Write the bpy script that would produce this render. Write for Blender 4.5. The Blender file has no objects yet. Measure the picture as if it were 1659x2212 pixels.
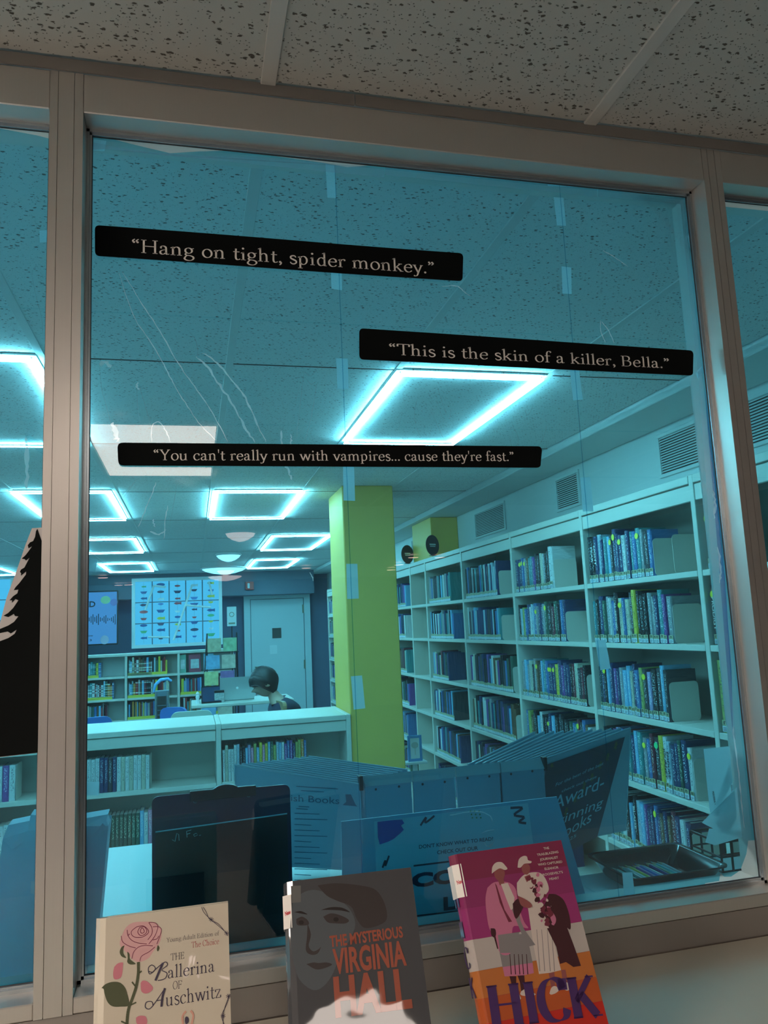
import bpy, math, random
from mathutils import Vector, Matrix
random.seed(7)
PI = math.pi
scene = bpy.context.scene
COL = scene.collection

# ---------------------------------------------------------------- camera
FPX = 1668.32                      # focal length in pixels of the 1659 x 2212 frame
PITCH, YAW, ROLL = -0.14376189, -0.24731224, -0.04549603
ca, sa, cb, sb, cc, sc = math.cos(PITCH), math.sin(PITCH), math.cos(YAW), math.sin(YAW), math.cos(ROLL), math.sin(ROLL)
B0 = Matrix(((1, 0, 0), (0, 0, -1), (0, 1, 0)))
Ry = Matrix(((cb, 0, sb), (0, 1, 0), (-sb, 0, cb)))
Rx = Matrix(((1, 0, 0), (0, ca, -sa), (0, sa, ca)))
Rz = Matrix(((cc, -sc, 0), (sc, cc, 0), (0, 0, 1)))
W2C = Rz @ Rx @ Ry @ B0
CAM = Vector((0.0, -1.213, 1.6))
cam_data = bpy.data.cameras.new('camera')
cam = bpy.data.objects.new('camera', cam_data)
COL.objects.link(cam)
r0, r1, r2 = W2C[0], W2C[1], W2C[2]
cam.matrix_world = Matrix(((r0[0], -r1[0], -r2[0], CAM.x), (r0[1], -r1[1], -r2[1], CAM.y), (r0[2], -r1[2], -r2[2], CAM.z), (0, 0, 0, 1)))
cam_data.sensor_fit = 'HORIZONTAL'
cam_data.sensor_width = 36.0
cam_data.lens = 36.0 * FPX / 1659.0
cam_data.clip_start = 0.02
cam_data.clip_end = 80
scene.camera = cam

# ---------------------------------------------------------------- world, exposure
world = bpy.data.worlds.new('world')
scene.world = world
world.use_nodes = True
world.node_tree.nodes['Background'].inputs[0].default_value = (0.5, 0.6, 0.7, 1)
world.node_tree.nodes['Background'].inputs[1].default_value = 0.05
vs = scene.view_settings
vs.view_transform = 'Standard'
vs.look = 'None'
vs.gamma = 1.0
vs.use_curve_mapping = False
vs.exposure = 0.0
LED_STRENGTH = 125.0                # the LED loops in the library
LED_COLOR = (0.72, 0.95, 1.0, 1)
OUR_PANEL = 8.0
ADDED_PANEL = 34.0                  # added unseen panels that light this side from the left                    # fluorescent panels on this side of the glass
OUR_COLOR = (1.0, 0.87, 0.77, 1)
FILM_TINT = (0.185, 0.65, 0.80, 1)

# ---------------------------------------------------------------- helpers
def ray(u, v):
    d = Vector(((u - 829.5) / FPX, (v - 1106.0) / FPX, 1.0))
    return W2C.transposed() @ d

def at(u, v, axis, val):
    """The point of the plane axis = val that is seen at picture position (u, v): used to take measurements."""
    d = ray(u, v)
    return CAM + d * ((val - CAM[axis]) / d[axis])

def tag(o, label=None, cat=None, group=None, kind=None):
    if label: o['label'] = label
    if cat: o['category'] = cat
    if group: o['group'] = group
    if kind: o['kind'] = kind
    return o

def empty(name, loc=(0, 0, 0), rz=0.0, label=None, cat=None, group=None, kind=None):
    o = bpy.data.objects.new(name, None)
    o.empty_display_size = 0.05
    COL.objects.link(o)
    o.location = loc
    o.rotation_euler = (0, 0, rz)
    return tag(o, label, cat, group, kind)

class MB:
    """Collects shapes; build() links them as one mesh object."""
    def __init__(s, M=None):
        s.v = []; s.f = []; s.m = []; s.M = M; s.smooth = []
    def add(s, vs, fs, mi=0, sm=False):
        b = len(s.v)
        for p in vs:
            p = Vector(p)
            s.v.append(s.M @ p if s.M else p)
        for f in fs:
            s.f.append([b + i for i in f]); s.m.append(mi); s.smooth.append(sm)
        return s
    def box(s, a, b, mi=0, bev=0.0):
        x0, y0, z0 = a; x1, y1, z1 = b
        if x0 > x1: x0, x1 = x1, x0
        if y0 > y1: y0, y1 = y1, y0
        if z0 > z1: z0, z1 = z1, z0
        if bev <= 0:
            vs = [(x0, y0, z0), (x1, y0, z0), (x1, y1, z0), (x0, y1, z0), (x0, y0, z1), (x1, y0, z1), (x1, y1, z1), (x0, y1, z1)]
            fs = [(0, 3, 2, 1), (4, 5, 6, 7), (0, 1, 5, 4), (1, 2, 6, 5), (2, 3, 7, 6), (3, 0, 4, 7)]
            return s.add(vs, fs, mi)
        c = min(bev, (x1 - x0) * .45, (y1 - y0) * .45, (z1 - z0) * .45)
        X = (x0, x1); Y = (y0, y1); Z = (z0, z1)
        vs = []; idx = {}
        for i in (0, 1):
            for j in (0, 1):
                for k in (0, 1):
                    sx = 1 if i == 0 else -1; sy = 1 if j == 0 else -1; sz = 1 if k == 0 else -1
                    idx[(i, j, k, 0)] = len(vs); vs.append((X[i], Y[j] + sy * c, Z[k] + sz * c))
                    idx[(i, j, k, 1)] = len(vs); vs.append((X[i] + sx * c, Y[j], Z[k] + sz * c))
                    idx[(i, j, k, 2)] = len(vs); vs.append((X[i] + sx * c, Y[j] + sy * c, Z[k]))
        fs = []
        for i in (0, 1): fs.append([idx[(i, j, k, 0)] for j, k in ((0, 0), (1, 0), (1, 1), (0, 1))][::(1 if i else -1)])
        for j in (0, 1): fs.append([idx[(i, j, k, 1)] for i, k in ((0, 0), (1, 0), (1, 1), (0, 1))][::(-1 if j else 1)])
        for k in (0, 1): fs.append([idx[(i, j, k, 2)] for i, j in ((0, 0), (1, 0), (1, 1), (0, 1))][::(1 if k else -1)])
        for j in (0, 1):
            for k in (0, 1): fs.append([idx[(0, j, k, 1)], idx[(1, j, k, 1)], idx[(1, j, k, 2)], idx[(0, j, k, 2)]])
        for i in (0, 1):
            for k in (0, 1): fs.append([idx[(i, 0, k, 0)], idx[(i, 1, k, 0)], idx[(i, 1, k, 2)], idx[(i, 0, k, 2)]])
        for i in (0, 1):
            for j in (0, 1): fs.append([idx[(i, j, 0, 0)], idx[(i, j, 1, 0)], idx[(i, j, 1, 1)], idx[(i, j, 0, 1)]])
        for i in (0, 1):
            for j in (0, 1):
                for k in (0, 1): fs.append([idx[(i, j, k, 0)], idx[(i, j, k, 1)], idx[(i, j, k, 2)]])
        return s.add(vs, fs, mi)
    def poly(s, pts, mi=0):
        return s.add(pts, [list(range(len(pts)))], mi)
    def prism(s, pts, off, mi=0, mside=None):
        """A flat outline (3D points) given the thickness vector off."""
        n = len(pts); off = Vector(off)
        vs = [Vector(p) for p in pts] + [Vector(p) + off for p in pts]
        s.add(vs, [list(range(n))[::-1], [n + i for i in range(n)]], mi)
        s.add(vs, [(i, (i + 1) % n, n + (i + 1) % n, n + i) for i in range(n)], mi if mside is None else mside)
        return s
    def tube(s, pts, r, n=8, mi=0, cap=True, sm=True):
        P = [Vector(p) for p in pts]; rings = []
        vs = []
        up = None
        for i, p in enumerate(P):
            d = (P[min(i + 1, len(P) - 1)] - P[max(i - 1, 0)])
            d.normalize()
            if up is None:
                up = Vector((0, 0, 1)) if abs(d.z) < .9 else Vector((1, 0, 0))
            a = d.cross(up); a.normalize(); b = a.cross(d); up = b
            rr = r[i] if isinstance(r, (list, tuple)) else r
            for k in range(n):
                t = 2 * PI * k / n
                vs.append(p + a * math.cos(t) * rr + b * math.sin(t) * rr)
        fs = []
        for i in range(len(P) - 1):
            for k in range(n):
                k2 = (k + 1) % n
                fs.append((i * n + k, (i + 1) * n + k, (i + 1) * n + k2, i * n + k2))
        s.add(vs, fs, mi, sm)
        if cap:
            s.add(vs, [list(range(n)), [len(vs) - 1 - k for k in range(n)]], mi)
        return s
    def lathe(s, c, prof, n=24, mi=0, axis=2, sm=True):
        vs = []; c = Vector(c)
        for r, h in prof:
            for k in range(n):
                t = 2 * PI * k / n
                a, b = r * math.cos(t), r * math.sin(t)
                vs.append(c + (Vector((a, b, h)) if axis == 2 else Vector((a, h, b)) if axis == 1 else Vector((h, a, b))))
        fs = []
        for i in range(len(prof) - 1):
            for k in range(n):
                k2 = (k + 1) % n
                fs.append((i * n + k, i * n + k2, (i + 1) * n + k2, (i + 1) * n + k))
        s.add(vs, fs, mi, sm)
        s.add(vs, [list(range(n))[::-1], [len(vs) - n + k for k in range(n)]], mi)
        return s
    def mesh(s, name, mats):
        me = bpy.data.meshes.new(name)
        me.from_pydata([tuple(p) for p in s.v], [], s.f)
        for m in (mats if isinstance(mats, (list, tuple)) else [mats]): me.materials.append(m)
        me.polygons.foreach_set('material_index', s.m)
        me.polygons.foreach_set('use_smooth', s.smooth)
        me.update()
        return me
    def build(s, name, mats, parent=None, **kw):
        o = bpy.data.objects.new(name, s.mesh(name, mats))
        COL.objects.link(o)
        if parent is not None: o.parent = parent
        return tag(o, **kw)

def rbox(pts_r, n=4):
    """Rounded outline of (x0, y0, x1, y1, r) in 2D."""
    x0, y0, x1, y1, r = pts_r
    out = []
    for cx, cy, a0 in ((x1 - r, y0 + r, -PI / 2), (x1 - r, y1 - r, 0), (x0 + r, y1 - r, PI / 2), (x0 + r, y0 + r, PI)):
        for k in range(n + 1):
            a = a0 + PI / 2 * k / n
            out.append((cx + r * math.cos(a), cy + r * math.sin(a)))
    return out

# ---------------------------------------------------------------- materials
def new_mat(name):
    m = bpy.data.materials.new(name); m.use_nodes = True
    nt = m.node_tree
    return m, nt, nt.nodes['Principled BSDF'], nt.nodes['Material Output']

def mat(name, c, rough=0.5, metal=0.0, noise=0.0, nscale=8.0, bump=0.0, bscale=200.0, coat=0.0, emit=0.0, alpha=1.0, trans=0.0, coatr=0.05):
    m, nt, b, out = new_mat(name)
    b.inputs['Base Color'].default_value = (c[0], c[1], c[2], 1)
    b.inputs['Roughness'].default_value = rough
    b.inputs['Metallic'].default_value = metal
    if coat:
        b.inputs['Coat Weight'].default_value = coat
        b.inputs['Coat Roughness'].default_value = coatr
    if emit:
        b.inputs['Emission Color'].default_value = (c[0], c[1], c[2], 1)
        b.inputs['Emission Strength'].default_value = emit
    if alpha < 1: b.inputs['Alpha'].default_value = alpha
    if trans: b.inputs['Transmission Weight'].default_value = trans
    if noise or bump:
        tc = nt.nodes.new('ShaderNodeTexCoord')
    if noise:
        n = nt.nodes.new('ShaderNodeTexNoise'); n.inputs['Scale'].default_value = nscale; n.inputs['Detail'].default_value = 5
        nt.links.new(tc.outputs['Object'], n.inputs['Vector'])
        mx = nt.nodes.new('ShaderNodeMix'); mx.data_type = 'RGBA'
        mx.inputs[6].default_value = tuple(x * (1 - noise) for x in c[:3]) + (1,)
        mx.inputs[7].default_value = tuple(min(1, x * (1 + noise)) for x in c[:3]) + (1,)
        nt.links.new(n.outputs['Fac'], mx.inputs[0]); nt.links.new(mx.outputs[2], b.inputs['Base Color'])
    if bump:
        n = nt.nodes.new('ShaderNodeTexNoise'); n.inputs['Scale'].default_value = bscale; n.inputs['Detail'].default_value = 3
        nt.links.new(tc.outputs['Object'], n.inputs['Vector'])
        bp = nt.nodes.new('ShaderNodeBump'); bp.inputs['Strength'].default_value = bump; bp.inputs['Distance'].default_value = 0.002
        nt.links.new(n.outputs['Fac'], bp.inputs['Height']); nt.links.new(bp.outputs[0], b.inputs['Normal'])
        if coat: nt.links.new(bp.outputs[0], b.inputs['Coat Normal'])
    return m

def brushed(name, c, rough=0.38, metal=0.25):
    m, nt, b, out = new_mat(name)
    b.inputs['Roughness'].default_value = rough; b.inputs['Metallic'].default_value = metal
    tc = nt.nodes.new('ShaderNodeTexCoord'); mp = nt.nodes.new('ShaderNodeMapping')
    mp.inputs['Scale'].default_value = (500, 500, 6)
    n = nt.nodes.new('ShaderNodeTexNoise'); n.inputs['Scale'].default_value = 1.0; n.inputs['Detail'].default_value = 4
    nt.links.new(tc.outputs['Object'], mp.inputs[0]); nt.links.new(mp.outputs[0], n.inputs['Vector'])
    mx = nt.nodes.new('ShaderNodeMix'); mx.data_type = 'RGBA'
    mx.inputs[6].default_value = tuple(x * .97 for x in c) + (1,); mx.inputs[7].default_value = tuple(x * 1.03 for x in c) + (1,)
    nt.links.new(n.outputs['Fac'], mx.inputs[0]); nt.links.new(mx.outputs[2], b.inputs['Base Color'])
    return m

def tile_mat(name, c):
    """Fissured mineral ceiling tile: pinholes and short worm-like pits, as colour and relief."""
    m, nt, b, out = new_mat(name)
    b.inputs['Roughness'].default_value = 0.95
    b.inputs['Specular IOR Level'].default_value = 0.1
    g = nt.nodes.new('ShaderNodeNewGeometry')
    mp = nt.nodes.new('ShaderNodeMapping'); mp.inputs['Scale'].default_value = (1.0, 1.0, 0.0)
    nt.links.new(g.outputs['Position'], mp.inputs[0])
    v = nt.nodes.new('ShaderNodeTexVoronoi'); v.inputs['Scale'].default_value = 150
    nt.links.new(mp.outputs[0], v.inputs['Vector'])
    r1 = nt.nodes.new('ShaderNodeMapRange'); r1.inputs[1].default_value = 0.10; r1.inputs[2].default_value = 0.17
    nt.links.new(v.outputs['Distance'], r1.inputs[0])
    # fissures: stretched cells of random size
    warp = nt.nodes.new('ShaderNodeTexNoise'); warp.inputs['Scale'].default_value = 150; warp.inputs['Detail'].default_value = 2
    nt.links.new(mp.outputs[0], warp.inputs['Vector'])
    ws = nt.nodes.new('ShaderNodeVectorMath'); ws.operation = 'SCALE'; ws.inputs['Scale'].default_value = 0.008
    nt.links.new(warp.outputs['Color'], ws.inputs[0])
    wa = nt.nodes.new('ShaderNodeVectorMath'); wa.operation = 'ADD'
    nt.links.new(mp.outputs[0], wa.inputs[0]); nt.links.new(ws.outputs[0], wa.inputs[1])
    mp2 = nt.nodes.new('ShaderNodeMapping'); mp2.inputs['Scale'].default_value = (75, 150, 1); mp2.inputs['Rotation'].default_value = (0, 0, 0.25)
    nt.links.new(wa.outputs[0], mp2.inputs[0])
    v2 = nt.nodes.new('ShaderNodeTexVoronoi'); v2.inputs['Scale'].default_value = 1.0
    nt.links.new(mp2.outputs[0], v2.inputs['Vector'])
    sep = nt.nodes.new('ShaderNodeSeparateColor'); nt.links.new(v2.outputs['Color'], sep.inputs[0])
    th = nt.nodes.new('ShaderNodeMath'); th.operation = 'MULTIPLY_ADD'; th.inputs[1].default_value = 0.44; th.inputs[2].default_value = -0.14
    nt.links.new(sep.outputs[0], th.inputs[0])
    sub = nt.nodes.new('ShaderNodeMath'); sub.operation = 'SUBTRACT'
    nt.links.new(v2.outputs['Distance'], sub.inputs[0]); nt.links.new(th.outputs[0], sub.inputs[1])
    r2_ = nt.nodes.new('ShaderNodeMapRange'); r2_.inputs[1].default_value = 0.0; r2_.inputs[2].default_value = 0.10
    nt.links.new(sub.outputs[0], r2_.inputs[0])
    mn = nt.nodes.new('ShaderNodeMath'); mn.operation = 'MINIMUM'
    nt.links.new(r1.outputs[0], mn.inputs[0]); nt.links.new(r2_.outputs[0], mn.inputs[1])
    mx = nt.nodes.new('ShaderNodeMix'); mx.data_type = 'RGBA'
    mx.inputs[6].default_value = (c[0] * .22, c[1] * .2, c[2] * .18, 1); mx.inputs[7].default_value = tuple(c) + (1,)
    nt.links.new(mn.outputs[0], mx.inputs[0]); nt.links.new(mx.outputs[2], b.inputs['Base Color'])
    bp = nt.nodes.new('ShaderNodeBump'); bp.inputs['Strength'].default_value = 0.7; bp.inputs['Distance'].default_value = 0.003
    nt.links.new(mn.outputs[0], bp.inputs['Height']); nt.links.new(bp.outputs[0], b.inputs['Normal'])
    return m

def emit_mat(name, c, s):
    m, nt, b, out = new_mat(name)
    nt.nodes.remove(b)
    e = nt.nodes.new('ShaderNodeEmission'); e.inputs[0].default_value = c; e.inputs[1].default_value = s
    nt.links.new(e.outputs[0], out.inputs[0])
    return m

def glass_mat(name, k=2.0, tint=(0.97, 0.985, 0.98, 1)):
    """A thin clear pane: see-through with the mirror reflection of both faces."""
    m, nt, b, out = new_mat(name)
    nt.nodes.remove(b)
    tr = nt.nodes.new('ShaderNodeBsdfTransparent'); tr.inputs[0].default_value = tint
    gl = nt.nodes.new('ShaderNodeBsdfGlossy'); gl.inputs['Roughness'].default_value = 0.0
    fr = nt.nodes.new('ShaderNodeFresnel'); fr.inputs[0].default_value = 1.5
    mu = nt.nodes.new('ShaderNodeMath'); mu.operation = 'MULTIPLY'; mu.inputs[1].default_value = k; mu.use_clamp = True
    ms = nt.nodes.new('ShaderNodeMixShader')
    nt.links.new(fr.outputs[0], mu.inputs[0]); nt.links.new(mu.outputs[0], ms.inputs[0])
    nt.links.new(tr.outputs[0], ms.inputs[1]); nt.links.new(gl.outputs[0], ms.inputs[2])
    nt.links.new(ms.outputs[0], out.inputs[0])
    return m

def film_mat(name, tint, haze=0.0, hazec=(0.8, 0.9, 0.95, 1), gloss=0.25):
    """Coloured plastic film: tinted see-through, a little haze, a weak wavy gloss."""
    m, nt, b, out = new_mat(name)
    nt.nodes.remove(b)
    tc = nt.nodes.new('ShaderNodeTexCoord')
    n = nt.nodes.new('ShaderNodeTexNoise'); n.inputs['Scale'].default_value = 3.0; n.inputs['Detail'].default_value = 3
    nt.links.new(tc.outputs['Object'], n.inputs['Vector'])
    mx = nt.nodes.new('ShaderNodeMix'); mx.data_type = 'RGBA'
    mx.inputs[6].default_value = tuple(x * .95 for x in tint[:3]) + (1,); mx.inputs[7].default_value = tuple(min(1, x * 1.05) for x in tint[:3]) + (1,)
    nt.links.new(n.outputs['Fac'], mx.inputs[0])
    tr = nt.nodes.new('ShaderNodeBsdfTransparent'); nt.links.new(mx.outputs[2], tr.inputs[0])
    base = tr.outputs[0]
    if haze:
        tl = nt.nodes.new('ShaderNodeBsdfTranslucent'); tl.inputs[0].default_value = hazec
        df = nt.nodes.new('ShaderNodeBsdfDiffuse'); df.inputs[0].default_value = hazec
        m2 = nt.nodes.new('ShaderNodeMixShader'); m2.inputs[0].default_value = 0.4
        nt.links.new(tl.outputs[0], m2.inputs[1]); nt.links.new(df.outputs[0], m2.inputs[2])
        m1 = nt.nodes.new('ShaderNodeMixShader'); m1.inputs[0].default_value = haze
        nt.links.new(base, m1.inputs[1]); nt.links.new(m2.outputs[0], m1.inputs[2]); base = m1.outputs[0]
    if gloss:
        gl = nt.nodes.new('ShaderNodeBsdfGlossy'); gl.inputs['Roughness'].default_value = 0.08
        n2 = nt.nodes.new('ShaderNodeTexNoise'); n2.inputs['Scale'].default_value = 14.0
        nt.links.new(tc.outputs['Object'], n2.inputs['Vector'])
        bp = nt.nodes.new('ShaderNodeBump'); bp.inputs['Strength'].default_value = 0.3; bp.inputs['Distance'].default_value = 0.004
        nt.links.new(n2.outputs['Fac'], bp.inputs['Height']); nt.links.new(bp.outputs[0], gl.inputs['Normal'])
        fr = nt.nodes.new('ShaderNodeFresnel'); fr.inputs[0].default_value = 1.45
        mu = nt.nodes.new('ShaderNodeMath'); mu.operation = 'MULTIPLY'; mu.inputs[1].default_value = gloss; mu.use_clamp = True
        nt.links.new(fr.outputs[0], mu.inputs[0])
        m3 = nt.nodes.new('ShaderNodeMixShader'); nt.links.new(mu.outputs[0], m3.inputs[0])
        nt.links.new(base, m3.inputs[1]); nt.links.new(gl.outputs[0], m3.inputs[2]); base = m3.outputs[0]
    nt.links.new(base, out.inputs[0])
    return m

def spine_mat(name, c, ink, amount=0.55):
    """Book jacket in a shiny cover, with lettering-like print down the spine (unreadable from here)."""
    m, nt, b, out = new_mat(name)
    tc = nt.nodes.new('ShaderNodeTexCoord'); oi = nt.nodes.new('ShaderNodeObjectInfo')
    add = nt.nodes.new('ShaderNodeVectorMath'); add.operation = 'ADD'
    sc_ = nt.nodes.new('ShaderNodeMath'); sc_.operation = 'MULTIPLY'; sc_.inputs[1].default_value = 37.0
    nt.links.new(oi.outputs['Random'], sc_.inputs[0])
    cx = nt.nodes.new('ShaderNodeCombineXYZ'); nt.links.new(sc_.outputs[0], cx.inputs[0]); nt.links.new(sc_.outputs[0], cx.inputs[2])
    mp = nt.nodes.new('ShaderNodeMapping'); mp.inputs['Scale'].default_value = (3.0, 0.4, 26.0)
    nt.links.new(tc.outputs['Generated'], mp.inputs[0])
    nt.links.new(mp.outputs[0], add.inputs[0]); nt.links.new(cx.outputs[0], add.inputs[1])
    n = nt.nodes.new('ShaderNodeTexNoise'); n.inputs['Scale'].default_value = 1.6; n.inputs['Detail'].default_value = 2
    nt.links.new(add.outputs[0], n.inputs['Vector'])
    r = nt.nodes.new('ShaderNodeMapRange'); r.inputs[1].default_value = 0.52; r.inputs[2].default_value = 0.60
    nt.links.new(n.outputs['Fac'], r.inputs[0])
    sp = nt.nodes.new('ShaderNodeSeparateXYZ'); nt.links.new(tc.outputs['Generated'], sp.inputs[0])
    def band(sock, lo, hi):
        a = nt.nodes.new('ShaderNodeMath'); a.operation = 'GREATER_THAN'; a.inputs[1].default_value = lo; nt.links.new(sock, a.inputs[0])
        c2 = nt.nodes.new('ShaderNodeMath'); c2.operation = 'LESS_THAN'; c2.inputs[1].default_value = hi; nt.links.new(sock, c2.inputs[0])
        d = nt.nodes.new('ShaderNodeMath'); d.operation = 'MULTIPLY'; nt.links.new(a.outputs[0], d.inputs[0]); nt.links.new(c2.outputs[0], d.inputs[1])
        return d.outputs[0]
    f1 = band(sp.outputs[0], 0.25, 0.75); f2 = band(sp.outputs[2], 0.28, 0.93); f3 = band(sp.outputs[1], -0.1, 0.12)
    cur = r.outputs[0]
    for f in (f1, f2, f3):
        q = nt.nodes.new('ShaderNodeMath'); q.operation = 'MULTIPLY'; nt.links.new(cur, q.inputs[0]); nt.links.new(f, q.inputs[1]); cur = q.outputs[0]
    q = nt.nodes.new('ShaderNodeMath'); q.operation = 'MULTIPLY'; q.inputs[1].default_value = amount * 1.6; q.use_clamp = True
    nt.links.new(cur, q.inputs[0])
    mx = nt.nodes.new('ShaderNodeMix'); mx.data_type = 'RGBA'
    mx.inputs[6].default_value = tuple(c) + (1,); mx.inputs[7].default_value = tuple(ink) + (1,)
    nt.links.new(q.outputs[0], mx.inputs[0]); nt.links.new(mx.outputs[2], b.inputs['Base Color'])
    b.inputs['Roughness'].default_value = 0.16
    n3 = nt.nodes.new('ShaderNodeTexNoise'); n3.inputs['Scale'].default_value = 2.2
    mp3 = nt.nodes.new('ShaderNodeMapping'); mp3.inputs['Scale'].default_value = (2.0, 1.0, 5.0)
    nt.links.new(tc.outputs['Generated'], mp3.inputs[0])
    a3 = nt.nodes.new('ShaderNodeVectorMath'); a3.operation = 'ADD'
    nt.links.new(mp3.outputs[0], a3.inputs[0]); nt.links.new(cx.outputs[0], a3.inputs[1]); nt.links.new(a3.outputs[0], n3.inputs['Vector'])
    bp = nt.nodes.new('ShaderNodeBump'); bp.inputs['Strength'].default_value = 0.8; bp.inputs['Distance'].default_value = 0.012
    nt.links.new(n3.outputs['Fac'], bp.inputs['Height']); nt.links.new(bp.outputs[0], b.inputs['Normal'])
    return m

# ---------------------------------------------------------------- lettering
def _spl(pts, n=5):
    P = [Vector((p[0], p[1])) for p in pts]
    out = []
    for i in range(len(P) - 1):
        a = P[max(i - 1, 0)]; b = P[i]; c = P[i + 1]; d = P[min(i + 2, len(P) - 1)]
        for k in range(n):
            t = k / n
            out.append(0.5 * ((2 * b) + (c - a) * t + (2 * a - 5 * b + 4 * c - d) * t * t + (3 * b - a - 3 * c + d) * t ** 3))
    out.append(P[-1])
    return out

def _ell(cx, cy, rx, ry, a0=90, a1=450, n=24):
    return [(cx + rx * math.cos(math.radians(a0 + (a1 - a0) * k / n)), cy + ry * math.sin(math.radians(a0 + (a1 - a0) * k / n))) for k in range(n + 1)]

def _stem(x, y0, y1, foot=1, head=1):
    o = [('l', [(x, y0), (x, y1)])]
    if foot: o.append(('f', x, y0 + .014, .2))
    if head == 1: o.append(('q', [(x - .1, y1 - .045), (x, y1 + .005), (x + .036, y1 + .01), (x + .036, y1 - .06), (x - .1, y1 - .07)]))
    if head == 2: o.append(('f', x, y1 - .014, .22))
    return o

def _bowl_r(x):   # bowl to the right of a stem at x
    return ('s', [(x, .33), (x + .09, .42), (x + .2, .42), (x + .29, .3), (x + .28, .12), (x + .18, .01), (x + .07, .02), (x, .09)])
def _bowl_l(x):
    return ('s', [(x, .34), (x - .09, .42), (x - .2, .41), (x - .29, .28), (x - .28, .11), (x - .19, .01), (x - .08, .03), (x, .12)])

def _quote(x, y, up):
    if up: return [('d', x, y, .05), ('s', [(x - .035, y + .02), (x - .03, y + .09), (x + .04, y + .15)])]
    return [('d', x, y + .09, .05), ('s', [(x + .035, y + .08), (x + .03, y + .01), (x - .04, y - .05)])]

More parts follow.
